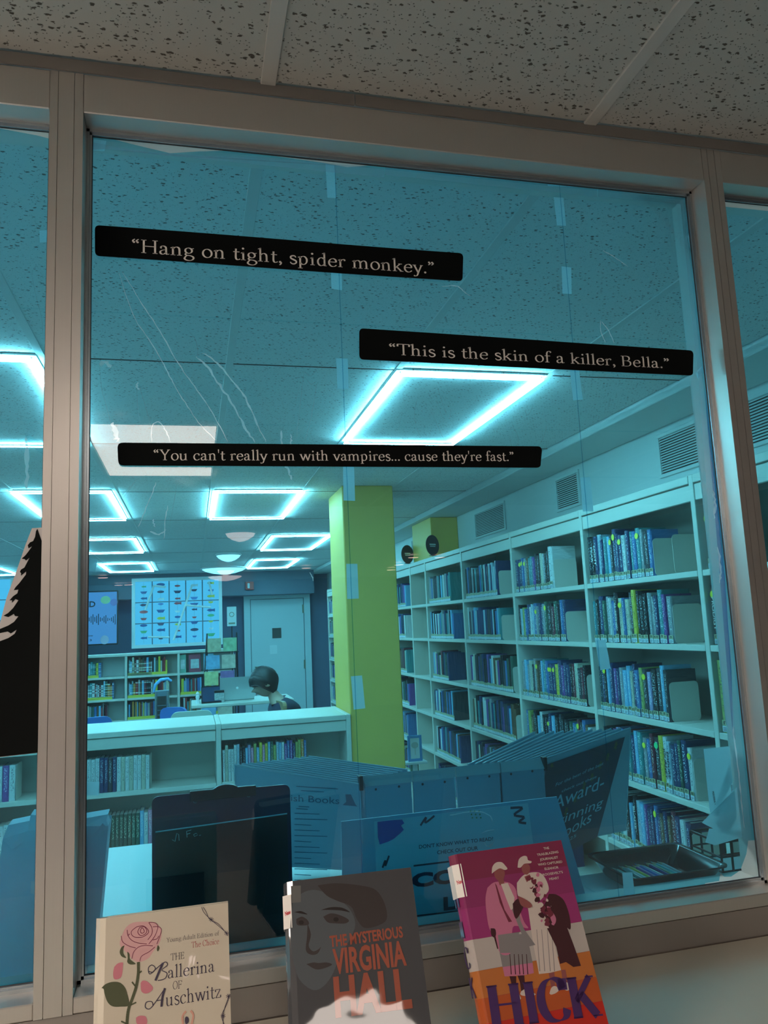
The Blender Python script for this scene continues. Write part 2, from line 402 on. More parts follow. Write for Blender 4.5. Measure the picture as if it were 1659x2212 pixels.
_ARCH = lambda x: ('s', [(x, .31), (x + .08, .4), (x + .17, .425), (x + .25, .37), (x + .27, .25)])
GLYPH = {
 ' ': (.27, []),
 'a': (.46, [('s', [(.07, .34), (.12, .41), (.2, .425), (.28, .38), (.3, .28)]), ('l', [(.3, .29), (.3, .1)]), ('s', [(.3, .12), (.33, .02), (.43, .04)]), ('s', [(.3, .25), (.17, .22), (.07, .15), (.07, .06), (.14, .01), (.22, .03), (.3, .11)]), ('d', .09, .33, .04)]),
 'b': (.52, _stem(.11, 0, .7, 0) + [_bowl_r(.11)]),
 'c': (.44, [('s', [(.38, .35), (.3, .42), (.18, .41), (.08, .3), (.07, .15), (.15, .03), (.27, .01), (.39, .08)]), ('d', .36, .34, .042)]),
 'd': (.54, _stem(.4, .0, .7, 0) + [_bowl_l(.4), ('f', .44, .014, .1)]),
 'e': (.46, [('s', [(.39, .25), (.37, .36), (.27, .425), (.15, .39), (.07, .27), (.08, .12), (.17, .02), (.29, .01), (.4, .09)]), ('l', [(.08, .245), (.4, .245)])]),
 'f': (.32, [('s', [(.35, .63), (.29, .7), (.19, .68), (.14, .56), (.14, .4)]), ('l', [(.14, .42), (.14, 0)]), ('f', .14, .014, .22), ('l', [(.03, .41), (.3, .41)]), ('d', .33, .64, .035)]),
 'g': (.48, [('l', _ell(.22, .285, .14, .135)), ('l', [(.32, .38), (.44, .41)]), ('s', [(.14, .17), (.09, .1), (.13, .05), (.3, .03), (.41, -.03), (.41, -.13), (.29, -.21), (.13, -.2), (.05, -.13), (.09, -.03), (.16, .04)])]),
 'h': (.55, _stem(.12, 0, .7) + [_ARCH(.12), ('l', [(.39, .27), (.39, 0)]), ('f', .39, .014, .2)]),
 'i': (.27, _stem(.13, 0, .42) + [('d', .125, .6, .052)]),
 'k': (.53, _stem(.12, 0, .7) + [('l', [(.13, .17), (.38, .41)]), ('f', .38, .41, .18), ('l', [(.21, .25), (.43, .01)]), ('f', .44, .014, .17)]),
 'l': (.27, _stem(.13, 0, .7)),
 'm': (.83, _stem(.12, 0, .42) + [_ARCH(.12), ('l', [(.39, .27), (.39, 0)]), ('f', .39, .014, .19), _ARCH(.4), ('l', [(.67, .27), (.67, 0)]), ('f', .67, .014, .19)]),
 'n': (.55, _stem(.12, 0, .42) + [_ARCH(.12), ('l', [(.39, .27), (.39, 0)]), ('f', .39, .014, .2)]),
 'o': (.5, [('l', _ell(.25, .213, .185, .213))]),
 'p': (.54, _stem(.12, -.21, .42) + [_bowl_r(.12)]),
 'r': (.38, _stem(.12, 0, .42) + [('s', [(.12, .28), (.18, .38), (.26, .425), (.33, .4)]), ('d', .32, .385, .045)]),
 's': (.38, [('t', [(.31, .34), (.27, .41), (.18, .425), (.09, .38), (.09, .29), (.2, .225), (.31, .16), (.32, .07), (.23, .0), (.12, .01), (.06, .09)])]),
 't': (.33, [('s', [(.15, .57), (.14, .3), (.14, .1), (.18, .02), (.25, .01), (.32, .05)]), ('l', [(.03, .41), (.3, .41)])]),
 'u': (.55, [('q', [(.0, .40), (.1, .43), (.1, .37)]), ('s', [(.1, .42), (.1, .25), (.1, .12), (.15, .02), (.26, .01), (.35, .07), (.39, .12)])] + _stem(.39, 0, .42, 0) + [('f', .43, .014, .1)]),
 'v': (.48, [('l', [(.06, .42), (.24, .0)]), ('l', [(.24, .0), (.41, .42)]), ('f', .07, .41, .17), ('f', .41, .41, .14)]),
 'w': (.72, [('l', [(.06, .42), (.22, .0)]), ('l', [(.22, .0), (.36, .42)]), ('l', [(.36, .42), (.51, .0)]), ('l', [(.51, .0), (.65, .42)]), ('f', .07, .41, .16), ('f', .36, .41, .16), ('f', .65, .41, .13)]),
 'y': (.48, [('l', [(.06, .42), (.24, .01)]), ('s', [(.41, .42), (.25, .02), (.18, -.15), (.06, -.2)]), ('f', .07, .41, .17), ('f', .41, .41, .14), ('d', .06, -.17, .04)]),
 'z': (.43, [('l', [(.06, .41), (.37, .41)]), ('l', [(.36, .41), (.06, .01)]), ('l', [(.05, .015), (.38, .015)]), ('l', [(.05, .41), (.05, .3)]), ('l', [(.38, .02), (.38, .13)])]),
 'A': (.68, [('l', [(.09, 0), (.33, .68)]), ('l', [(.33, .68), (.58, 0)]), ('l', [(.18, .23), (.48, .23)]), ('f', .09, .014, .18), ('f', .58, .014, .22)]),
 'B': (.62, _stem(.12, 0, .67, 1, 2) + [('s', [(.12, .655), (.3, .66), (.43, .6), (.44, .45), (.32, .36), (.12, .355)]), ('s', [(.12, .355), (.34, .35), (.49, .28), (.49, .11), (.36, .02), (.12, .014)])]),
 'C': (.66, [('s', [(.56, .5), (.5, .63), (.35, .68), (.18, .61), (.07, .42), (.08, .2), (.2, .04), (.38, .0), (.52, .05), (.58, .17)]), ('l', [(.575, .67), (.57, .48)])]),
 'E': (.58, _stem(.12, 0, .67, 1, 2) + [('l', [(.12, .655), (.48, .655)]), ('l', [(.12, .35), (.4, .35)]), ('l', [(.12, .014), (.5, .014)]), ('l', [(.48, .66), (.48, .53)]), ('l', [(.5, .01), (.51, .15)]), ('l', [(.39, .28), (.39, .42)])]),
 'F': (.54, _stem(.12, 0, .67, 1, 2) + [('l', [(.12, .655), (.48, .655)]), ('l', [(.12, .35), (.4, .35)]), ('l', [(.48, .66), (.48, .53)]), ('l', [(.39, .28), (.39, .42)])]),
 'H': (.74, _stem(.13, 0, .67, 1, 2) + _stem(.59, 0, .67, 1, 2) + [('l', [(.13, .35), (.59, .35)])]),
 'I': (.32, _stem(.16, 0, .67, 1, 2)),
 'K': (.66, _stem(.13, 0, .67, 1, 2) + [('l', [(.15, .27), (.52, .66)]), ('l', [(.26, .39), (.55, .01)]), ('f', .56, .014, .2), ('f', .52, .655, .18)]),
 'O': (.72, [('l', _ell(.36, .335, .28, .34))]),
 'T': (.62, _stem(.31, 0, .67, 1, 0) + [('l', [(.04, .655), (.58, .655)]), ('l', [(.045, .66), (.04, .52)]), ('l', [(.575, .66), (.58, .52)])]),
 'Y': (.64, [('l', [(.08, .66), (.31, .3)]), ('l', [(.31, .3), (.53, .66)]), ('l', [(.31, .31), (.31, 0)]), ('f', .31, .014, .22), ('f', .09, .655, .2), ('f', .53, .655, .17)]),
 '.': (.22, [('d', .1, .045, .055)]),
 ',': (.22, [('d', .1, .045, .055), ('s', [(.14, .04), (.13, -.05), (.07, -.11)])]),
 "'": (.17, [('q', [(.05, .7), (.12, .7), (.1, .47), (.07, .47)])]),
 '\u201c': (.36, _quote(.09, .52, 1) + _quote(.24, .52, 1)),
 '\u201d': (.36, _quote(.09, .52, 0) + _quote(.24, .52, 0)),
}
def serif_text(text, thick=.082, thin=.026, nib=14, track=0.0):
    """Our own pen-drawn serif lettering; returns 2D vertices and faces, capitals 0.67 high."""
    V, F = [], []
    pen = 0.0
    ph = math.radians(nib)
    for ch in text:
        adv, st = GLYPH[ch]
        for s in st:
            k = s[0]
            if k in 'lst':
                pts = s[1]
                if k == 'l': P = [Vector(p) for p in pts]
                else: P = _spl(pts)
                closed = k == 'l' and len(P) > 8
                n = len(P)
                b = len(V)
                for i, p in enumerate(P):
                    if closed: d = P[(i + 1) % (n - 1)] - P[(i - 1) % (n - 1)]
                    else: d = P[min(i + 1, n - 1)] - P[max(i - 1, 0)]
                    d.normalize()
                    a = math.atan2(d.y, d.x)
                    w = thin + (thick - thin) * abs(math.sin(a - ph)) ** 1.3
                    if k == 't': w = thin + (thick - thin) * (0.35 + 0.65 * (1 - abs(i / (n - 1) - .5) * 2))
                    nx, ny = -d.y * w / 2, d.x * w / 2
                    V.append((pen + p.x + nx, p.y + ny)); V.append((pen + p.x - nx, p.y - ny))
                for i in range(n - 1): F.append((b + 2 * i, b + 2 * i + 1, b + 2 * i + 3, b + 2 * i + 2))
            elif k == 'f':
                _, x, y, w = s; h = .014; b = len(V)
                V += [(pen + x - w / 2, y - h), (pen + x + w / 2, y - h), (pen + x + w / 2, y + h), (pen + x - w / 2, y + h)]; F.append((b, b + 1, b + 2, b + 3))
            elif k == 'q':
                b = len(V); V += [(pen + p[0], p[1]) for p in s[1]]; F.append(tuple(range(b, b + len(s[1]))))
            elif k == 'd':
                _, x, y, r = s; b = len(V)
                V += [(pen + x + r * math.cos(2 * PI * j / 10), y + r * math.sin(2 * PI * j / 10)) for j in range(10)]; F.append(tuple(range(b, b + 10)))
        pen += adv + track
    return V, F, 0.67

_txt = {}
def sans_text(text, bold=0.0, track=1.0):
    key = (text, bold, track)
    if key not in _txt:
        cu = bpy.data.curves.new('lettering', 'FONT'); cu.body = text; cu.size = 1.0; cu.resolution_u = 3
        cu.offset = bold; cu.space_character = track
        ob = bpy.data.objects.new('lettering', cu)
        COL.objects.link(ob)
        bpy.context.view_layer.update()
        me = bpy.data.meshes.new_from_object(ob.evaluated_get(bpy.context.evaluated_depsgraph_get()))
        V = [(v.co.x, v.co.y) for v in me.vertices]; F = [tuple(p.vertices) for p in me.polygons]
        bpy.data.objects.remove(ob); bpy.data.curves.remove(cu); bpy.data.meshes.remove(me)
        _txt[key] = (V, F, 0.73)
    return _txt[key]

def put_text(mb, T, p0, p1, h, z=0.0, mi=0, align='fit', plane='xy'):
    """Lay lettering T along p0-p1 of a local plane; h is the height of its capitals."""
    V, F, cap = T
    if not V: return
    x0 = min(v[0] for v in V); x1 = max(v[0] for v in V)
    p0 = Vector(p0); p1 = Vector(p1); d = p1 - p0; L = d.length; d.normalize(); nrm = Vector((-d.y, d.x))
    sx = L / (x1 - x0); sy = h / cap
    out = []
    for x, y in V:
        q = p0 + d * ((x - x0) * sx) + nrm * (y * sy)
        out.append((q.x, q.y, z) if plane == 'xy' else (q.x, z, q.y))
    mb.add(out, F, mi)
# ---------------------------------------------------------------- palette
M = {}
M['frame'] = brushed('anodised_frame', (0.60, 0.56, 0.52), 0.32, 0.7)
M['trim'] = brushed('dark_trim', (0.25, 0.225, 0.205), 0.5, 0.1)
M['bead'] = mat('glazing_bead', (0.40, 0.45, 0.48), 0.25, 0.8)
M['gasket'] = mat('gasket', (0.03, 0.03, 0.035), 0.5)
M['seam'] = mat('seam', (0.02, 0.018, 0.016), 0.8)
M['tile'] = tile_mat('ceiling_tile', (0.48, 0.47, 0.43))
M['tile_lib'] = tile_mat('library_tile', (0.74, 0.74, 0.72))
M['bar'] = mat('ceiling_bar', (0.52, 0.50, 0.46), 0.5)
M['wall_tan'] = mat('tan_paint', (0.30, 0.25, 0.21), 0.8, noise=.04)
M['wall_lib'] = mat('pale_paint', (0.62, 0.64, 0.62), 0.75, noise=.03)
M['wall_navy'] = mat('navy_paint', (0.10, 0.13, 0.20), 0.7, noise=.05)
M['fascia'] = mat('fascia_paint', (0.12, 0.15, 0.20), 0.7)
M['carpet'] = mat('carpet', (0.30, 0.31, 0.33), 0.95, noise=.3, nscale=60, bump=.5, bscale=400)
M['yellow'] = mat('yellow_paint', (0.80, 0.50, 0.10), 0.55, noise=.04)
M['counter'] = mat('cream_laminate', (0.50, 0.46, 0.38), 0.42, noise=.03, nscale=30)
M['desk'] = mat('white_desk', (0.80, 0.80, 0.78), 0.4)
M['case'] = mat('cream_shelf', (0.70, 0.66, 0.58), 0.45, noise=.02)
M['caseback'] = mat('shelf_back', (0.50, 0.50, 0.44), 0.6)
M['black'] = mat('black_plastic', (0.006, 0.006, 0.008), 0.35)
M['signblack'] = mat('sign_black', (0.002, 0.003, 0.003), 0.9); M['signblack'].node_tree.nodes['Principled BSDF'].inputs['Specular IOR Level'].default_value = .15
M['ink'] = mat('black_ink', (0.012, 0.012, 0.02), 0.6)
M['letter'] = mat('cream_lettering', (0.86, 0.80, 0.74), 0.6)
M['white'] = mat('white_paper', (0.82, 0.82, 0.82), 0.6)
M['whiteplastic'] = mat('white_plastic', (0.75, 0.77, 0.78), 0.35)
M['led'] = emit_mat('led_strip', LED_COLOR, LED_STRENGTH)
M['ledhouse'] = mat('fixture_white', (0.6, 0.62, 0.62), 0.4)
M['panel'] = emit_mat('fluorescent_diffuser', OUR_COLOR, OUR_PANEL)
M['panel_added'] = emit_mat('added_panel_light', (1.0, .84, .72, 1), ADDED_PANEL)
M['canlight'] = emit_mat('can_light', (1.0, 0.62, 0.5, 1), 9.0)
M['domelight'] = emit_mat('dome_light', (1.0, 0.78, 0.74, 1), 5.0)
M['domecyan'] = emit_mat('dome_light_cool', (0.8, 0.95, 1.0, 1), 2.6)
M['glass'] = glass_mat('clear_glass', 1.9)
M['film'] = film_mat('blue_film', FILM_TINT, 0.03, hazec=(.45, .85, 1, 1), gloss=.35)
M['filmdark'] = film_mat('blue_film_folded', (0.03, 0.36, 0.72, 1), 0.0, gloss=.6)
M['hem'] = film_mat('film_hem', (0.8, 0.9, 0.95, 1), 0.2, gloss=.5)
M['tape'] = film_mat('matte_tape', (0.75, 0.8, 0.85, 1), 0.8, hazec=(0.95, 0.97, 1, 1), gloss=.2)
M['crease'] = film_mat('film_glint', (0.9, 0.97, 1, 1), 0.75, hazec=(1, 1, 1, 1), gloss=2.5)
M['glint_crease_soft'] = film_mat('film_glint_soft', (0.85, 0.97, 1, 1), 0.2, hazec=(0.7, 1, 1, 1), gloss=1.0)

# ---------------------------------------------------------------- the setting
CZ = 2.527           # ceiling height
OL, OR_, OT, OB = -0.163, 0.988, 2.437, 1.114     # opening of the centre window
MW = 0.05            # mullion width
GY = 0.05            # the glass

def struct(name, mb, m, parent=None):
    o = mb.build(name, m, parent)
    if parent is None: o['kind'] = 'structure'
    return o

struct('floor', MB().box((-4.6, -14, -.1), (4.6, 12, 0)), M['carpet'])
struct('wall_back', MB().box((-4.6, -14.1, 0), (4.6, -14, 2.9)), M['wall_tan'])
struct('wall_left', MB().box((-4.7, -14, 0), (-4.6, 12, 2.9)), M['wall_lib'])
struct('wall_right', MB().box((4.6, -14, 0), (4.7, 0, 2.9)), mat('dark_brown_paint', (.08, .078, .072), .8))
struct('wall_far', MB().box((-4.6, 11.8, 0), (2.3, 11.9, 2.9)), M['wall_navy'])

# ceiling: slab, individual tiles and bars as its pieces
ceil = struct('ceiling', MB().box((-4.7, -14.1, CZ + .03), (4.7, 12, CZ + .12)), M['ledhouse'])
XE = [.135 + .61 * k for k in range(-7, 3)] + [1.935]
YE = [.105, 1.44, 2.66, 4.0, 5.34, 6.68, 8.03, 9.37, 10.71, 11.8]
def ceil_tiles(xe, ye, m, mbar, barw=.026):
    cache = {}
    for i in range(len(xe) - 1):
        for j in range(len(ye) - 1):
            w, l = xe[i + 1] - xe[i], ye[j + 1] - ye[j]
            key = (round(w, 3), round(l, 3))
            if key not in cache: cache[key] = MB().box((.006, .003, 0), (w - .006, l - .003, .018), bev=.003).mesh('ceiling_tile', m)
            o = bpy.data.objects.new('ceiling_tile', cache[key]); COL.objects.link(o); o.parent = ceil
            o.location = (xe[i], ye[j], CZ)
    for x in xe[1:-1]:
        MB().box((x - barw / 2, ye[0], CZ - .004), (x + barw / 2, ye[-1], CZ + .002), bev=.001).build('ceiling_bar', mbar, ceil)
    for y in ye[1:-1]:
        MB().box((xe[0], y - .0025, CZ - .001), (xe[-1], y + .0025, CZ + .001)).build('cross_bar', M['seam'], ceil)
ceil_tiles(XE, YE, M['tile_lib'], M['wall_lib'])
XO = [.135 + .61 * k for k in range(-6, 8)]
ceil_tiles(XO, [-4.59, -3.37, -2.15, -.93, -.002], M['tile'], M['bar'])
struct('trim_1', MB().box((-4.6, -.004, CZ - .021), (.286, .0, CZ - .001)), M['trim'])
struct('trim_2', MB().box((.2875, -.004, CZ - .021), (4.6, .0, CZ - .001)), M['trim'])

# partition around the glazing
struct('wall_partition', MB().box((-4.6, 0, 0), (-2.2, .1, CZ)), M['wall_tan'])
struct('wall_partition_right', MB().box((3.2, 0, 0), (4.6, .1, CZ)), M['wall_tan'])
struct('wall_below_window', MB().box((-2.2, .012, 0), (3.2, .1, 1.046)), M['wall_tan'])
fr = empty('window_frame', (0, 0, 0), kind='structure')
MUL = [(OL - MW, OL), (OR_, OR_ + .042)]
for a, b in MUL:
    m = MB().box((a, .0, OB - .021), (a + .0118, .105, CZ - .022)).box((a + .0128, .0, OB - .021), (b - .0138, .105, CZ - .022)).box((b - .0128, 0, OB - .021), (b, .105, CZ - .022)).box((a + .001, .004, OB - .02), (b - .001, .1, CZ - .023))
    m.build('mullion', M['frame'], fr)
spans = [(-2.2, OL - MW), (OL, OR_), (OR_ + .042, 3.2)]
for a, b in spans:
    MB().box((a, 0, OT), (b, .105, CZ - .022), bev=.0015).build('header', M['frame'], fr)
    MB().box((a, 0, OB - .021), (b, .105, OB), bev=.0015).build('window_sill', M['frame'], fr)
MB().box((-2.2, .003, 1.047), (3.2, .1, OB - .0225)).build('apron', M['trim'], fr)
for a, b in spans:
    m = MB()
    for k, (w, y0, y1) in enumerate(((.0085, .0455, .049), (.005, .0415, .0455))):
        m.box((a, y0, OT - w), (b, y1, OT)).box((a, y0, OB), (b, y1, OB + w))
        m.box((a, y0, OB), (a + w, y1, OT)).box((b - w, y0, OB), (b, y1, OT))
    m.build('glazing_bead', M['bead'], fr)
    m = MB(); w = .0095
    m.box((a, .049, OT - w), (b, .0505, OT)).box((a, .049, OB), (b, .0505, OB + w)).box((a, .049, OB), (a + w, .0505, OT)).box((b - w, .049, OB), (b, .0505, OT))
    m.build('gasket', M['gasket'], fr)
M['jamb'] = mat('cream_jamb', (.78, .72, .66), .6)
for a, b in spans:
    MB().box((a, .054, OT - .0015), (b, .106, OT - .0001)).box((a, .054, OB + .0001), (b, .106, OB + .0015)).box((a + .0001, .054, OB + .0016), (a + .0015, .106, OT - .0016)).box((b - .0015, .054, OB + .0016), (b - .0001, .106, OT - .0016)).build('rear_jamb', M['jamb'], fr)
for k, (a, b) in enumerate(spans):
    struct('window_%d' % (k + 1), MB().poly([(a + .001, GY + .002, OB + .001), (b - .001, GY + .002, OB + .001), (b - .001, GY + .002, OT - .001), (a + .001, GY + .002, OT - .001)]), M['glass'])

# our counter and the desk behind the glass
struct('counter', MB().box((-2.2, -.62, 1.005), (3.2, .002, 1.047), bev=.004), M['counter'])
d = empty('service_desk', (0, 0, 0), label='white service desk top behind the glass, deeper on its left', cat='desk')
MB().box((-2.2, .106, 1.05), (.72, .88, 1.09), bev=.003).build('desktop', M['desk'], d)
MB().box((.72, .106, 1.05), (1.62, .272, 1.09), bev=.003).build('desktop', M['desk'], d)
MB().box((-2.2, .80, 0), (.70, .84, 1.05)).build('front_panel', M['desk'], d)
MB().box((.72, .23, 0), (1.60, .26, 1.05)).build('front_panel', M['desk'], d)

# soffit, right wall and its vents
struct('wall_right_library', MB().box((2.23, .1, 0), (2.33, 11.8, CZ + .03)), M['wall_lib'])
struct('trim_3', MB().box((1.935, .105, 2.486), (2.229, 11.79, CZ + .02), bev=.004), M['wall_lib'])
struct('wall_fascia', MB().box((-4.5, 11.3, 2.15), (1.93, 11.79, CZ + .02)), M['fascia'])
vent_pos = [(1.10, 2.06), (2.86, 3.17), (3.99, 4.62), (5.95, 6.5), (.2, .7)]
for k, (y0, y1) in enumerate(vent_pos):
    where = ['largest wall vent above the bookcase beside the right mullion', 'small dark mesh-like vent above the second tall bay', 'louvred vent between the small vent and the yellow pilaster',
             'farthest small vent beyond the yellow pilaster', 'vent above the bookcase right of the mullion'][k]
    v = empty('wall_vent', (2.23, y0, 2.24), label=where, cat='vent', group='vents above the tall bookcases')
    w = y1 - y0
    MB().box((-.010, 0, 0), (0, w, .018), bev=.002).box((-.010, 0, .197), (0, w, .215), bev=.002).box((-.010, 0, .018), (0, .02, .197)).box((-.010, w - .02, .018), (0, w, .197)).build('frame', M['wall_lib'], v)
    MB().box((-.001, .02, .018), (.0, w - .02, .197)).build('backing', M['seam'], v)
    me = MB().poly([(-.002, .02, .0), (-.009, .02, -.008), (-.009, w - .02, -.008), (-.002, w - .02, .0)]).poly([(-.009, .02, -.008), (-.009, .02, -.0095), (-.009, w - .02, -.0095), (-.009, w - .02, -.008)]).mesh('slat', M['wall_lib'])
    for i in range(14):
        o = bpy.data.objects.new('slat', me); COL.objects.link(o); o.parent = v; o.location = (0, 0, .033 + i * .0125)

# yellow column and pilaster
struct('column', MB().box((.978, 3.78, 0), (1.328, 4.30, CZ), bev=.006), M['yellow'])
struct('pilaster', MB().box((1.985, 5.05, 2.14), (2.229, 5.62, 2.485), bev=.004), M['yellow'])

# ---------------------------------------------------------------- lights of the library
FIX = [(.765, 1.36, 1.49, 2.60), (.15, .765, 4.04, 5.34), (.80, 1.41, 6.63, 8.05), (.83, 1.44, 9.35, 10.78),
       (-1.11, -.51, 1.48, 2.75), (-1.11, -.515, 4.04, 5.33), (-1.15, -.535, 6.67, 8.0), (-1.17, -.55, 9.39, 10.8),
       (-3.0, -2.4, 1.48, 2.75), (-3.0, -2.4, 4.04, 5.33), (-3.0, -2.4, 6.67, 8.0), (-3.0, -2.4, 9.39, 10.8)]
FLAB = ['nearest LED loop right of centre, half behind the lowest quote strip', 'LED loop hanging in front of the yellow column', 'small LED loop just left of the column top',
        'farthest LED loop on the right, over the door', 'nearest LED loop of the left row, cut by the left mullion', 'second LED loop of the left row, crossing the mullion',
        'third LED loop of the left row, above the small tape square', 'farthest LED loop of the left row, above the far shelves'] + ['nearest LED loop of the outermost left row', 'second LED loop of the outermost left row', 'third LED loop of the outermost left row', 'farthest LED loop of the outermost left row, beside the left edge']
SO = MB().box((-.003, -.003, -.008), (.003, .003, .0045)).mesh('standoff', M['ledhouse'])
for k, (x0, x1, y0, y1) in enumerate(FIX):
    q = (CZ - .022 - CAM.z) / (CZ - CAM.z)
    x0, x1, y0, y1 = x0 * q, x1 * q, (y0 - CAM.y) * q + CAM.y, (y1 - CAM.y) * q + CAM.y
    L = empty('ceiling_light', (x0, y0, CZ - .012), label=FLAB[k], cat='light', group='glowing LED loops on the library ceiling')
    w, l, t = x1 - x0, y1 - y0, .0145
    MB().box((-.012, -.012, .004), (w + .012, l + .012, .0115), bev=.002).build('fixture_plate', M['tile_lib'], L)
    for a, b in (((0, 0), (w, t)), ((0, l - t), (w, l)), ((0, t), (t, l - t)), ((w - t, t), (w, l - t))):
        MB().box((a[0], a[1], -.012), (b[0], b[1], -.008)).build('led_strip', M['led'], L)
    for a, b in ((t / 2, t / 2), (w - t / 2, t / 2), (w - t / 2, l - t / 2), (t / 2, l - t / 2)):
        so = bpy.data.objects.new('standoff', SO); COL.objects.link(so); so.parent = L; so.location = (a, b, 0)
def dome(x, y, r, m, label, z=CZ, hh=.075):
    o = empty('dome_light', (x, y, z), label=label, cat='light', group='round ceiling lights')
    MB().lathe((0, 0, -.02), [(r * .96, .02), (r, .012), (r, 0), (r * .93, -.004)], 28).build('rim', M['ledhouse'], o)
    MB().lathe((0, 0, -.024), [(r * .93, 0), (r * .8, -hh * .35), (r * .5, -hh * .75), (r * .2, -hh * .95), (.004, -hh)], 28).build('diffuser', m, o)
dome(.434, 8.3, .155, M['domecyan'], 'small glowing dome light above the wide one, left of the small LED loops')
dome(.46, 10.4, .34, M['domecyan'], 'wide pale dome light above the red alarm box')
o = MB().lathe((.546, .575, CZ - .012), [(.043, .0115), (.043, .003), (.036, 0)], 28).build('ceiling_sensor', M['wall_lib'], label='small round pale disc on the ceiling under the first quote strip', cat='sensor')

# ---------------------------------------------------------------- lights on our side
PAN = [(-.455, .115, -3.32, -2.19), (-2.28, -1.72, -2.12, -1.0), (-2.28, -1.72, -4.5, -3.4), (-4.1, -3.5, -3.3, -2.2)]  # first panel is mirrored in the glass; the rest are added for light
for k, (x0, x1, y0, y1) in enumerate(PAN):
    L = empty('ceiling_panel', (x0, y0, CZ - .004), label=['flat white ceiling panel mirrored in the glass behind the lowest quote', 'added unseen ceiling panel left of the camera', 'added unseen ceiling panel behind and left of the camera', 'added unseen ceiling panel at the far left behind the camera'][k], cat='light', group='flat ceiling panels on this side')
    w, l = x1 - x0, y1 - y0
    MB().box((0, 0, -.003), (w, l, .003)).build('diffuser', M['panel' if k == 0 else 'panel_added'], L)
for k, (u, v_) in enumerate([(222, 1247), (256, 1267), (278, 1276), (845, 1230), (862, 1219), (893, 1203), (950, 1203), (662, 1226)]):
    p = at(u, v_, 2, CZ)
    y = max(-13.6, 2 * GY - p.y)
    k_ = (2 * GY - y - CAM.y) / (p.y - CAM.y)
    x = CAM.x + (p.x - CAM.x) * k_
    L = MB().lathe((x, y, CZ - .008), [(.075, .0), (.07, -.004), (.06, -.002)], 20).build('can_light', M['canlight'], label=['can light mirrored just above the screen on the left', 'can light mirrored just left of the ornament window', 'can light mirrored at the corner of the ornament window', 'can light mirrored on the yellow column', 'can light mirrored right beside the yellow column', 'can light mirrored at the first oval shelf marker', 'can light mirrored at the second oval shelf marker', 'can light mirrored above the white door'][k], cat='light', group='can lights mirrored in the glass')
dome(.45, -6.05, .15, M['domelight'], 'small dome light mirrored pink in the glass')
dome(.50, -10.6, .14, M['domelight'], 'dome light mirrored pink above the ornament window')
dome(.54, -11.9, .30, M['domelight'], 'wide dome light mirrored pink above the ornament window')

# ---------------------------------------------------------------- film, tape and creases with painted glints
def px3(pts, y): return [at(u, v, 1, y) for u, v in pts]
FY = .058
outline = [(190, 291), (230, 297), (300, 315), (368, 331), (430, 327), (520, 325), (600, 338), (700, 352), (750, 361), (800, 357), (835, 349), (900, 350), (1290, 393), (1330, 404), (1350, 414), (1425, 418), (1465, 410), (1497, 414),
           (1506, 455), (1520, 590), (1532, 700), (1543, 800), (1575, 1100), (1596, 1300), (1612, 1450), (1626, 1575), (1640, 1700), (1650, 1814), (1617, 1816), (1613, 1845), (1600, 1880), (1580, 1894), (1565, 1894), (1557, 1886), (1554, 1903), (1524, 1908), (1514, 1935),
           (1268, 1975), (900, 2036), (300, 2125), (190, 2140), (188, 2110), (186, 2075), (182, 1980), (178, 1900), (176, 1800), (168, 1700), (176, 1100), (187, 1060), (192, 1030), (189, 1000), (182, 980), (184, 400)]
def clipx(P, x, keep_less):
    out = []
    for i in range(len(P)):
        a, b = P[i], P[(i + 1) % len(P)]
        ia = (a.x <= x) == keep_less; ib = (b.x <= x) == keep_less
        if ia: out.append(a)
        if ia != ib: t = (x - a.x) / (b.x - a.x); out.append(a + (b - a) * t)
    return out
P3 = px3(outline, FY)
S1, S2 = .2585, .7045
sheets = []
names = ['left sheet of blue film behind the centre window', 'middle sheet of blue film behind the centre window', 'right sheet of blue film behind the centre window, torn at its lower corner']
for k, (lo, hi) in enumerate(((None, S1 + .0006), (S1 - .0006, S2 + .0006), (S2 - .0006, None))):
    P = P3
    if lo is not None: P = clipx(P, lo, False)
    if hi is not None: P = clipx(P, hi, True)
    P = [Vector((p.x, FY + .0004 * k, p.z)) for p in P]
    sheets.append(MB().poly(P).build('blue_film', M['film'], label=names[k], cat='film', group='blue film sheets'))
a, b = spans[0]
fl = MB().poly([(a, FY, OB), (b + .004, FY, OB), (b + .004, FY, 2.42), (b - .03, FY, 2.426), (b - .09, FY, 2.432), (a, FY, 2.432)]).build('blue_film', M['film'], label='blue film behind the window left of the mullion', cat='film', group='blue film sheets')
a, b = spans[2]
fr_ = MB().poly([(a - .004, FY, OB), (b, FY, OB), (b, FY, 2.424), (a, FY, 2.422)]).build('blue_film', M['film'], label='blue film behind the window right of the mullion', cat='film', group='blue film sheets')
def on_film(pts, y, name, m, parent): return MB().poly(px3(pts, y)).build(name, m, parent)
T = FY + .004
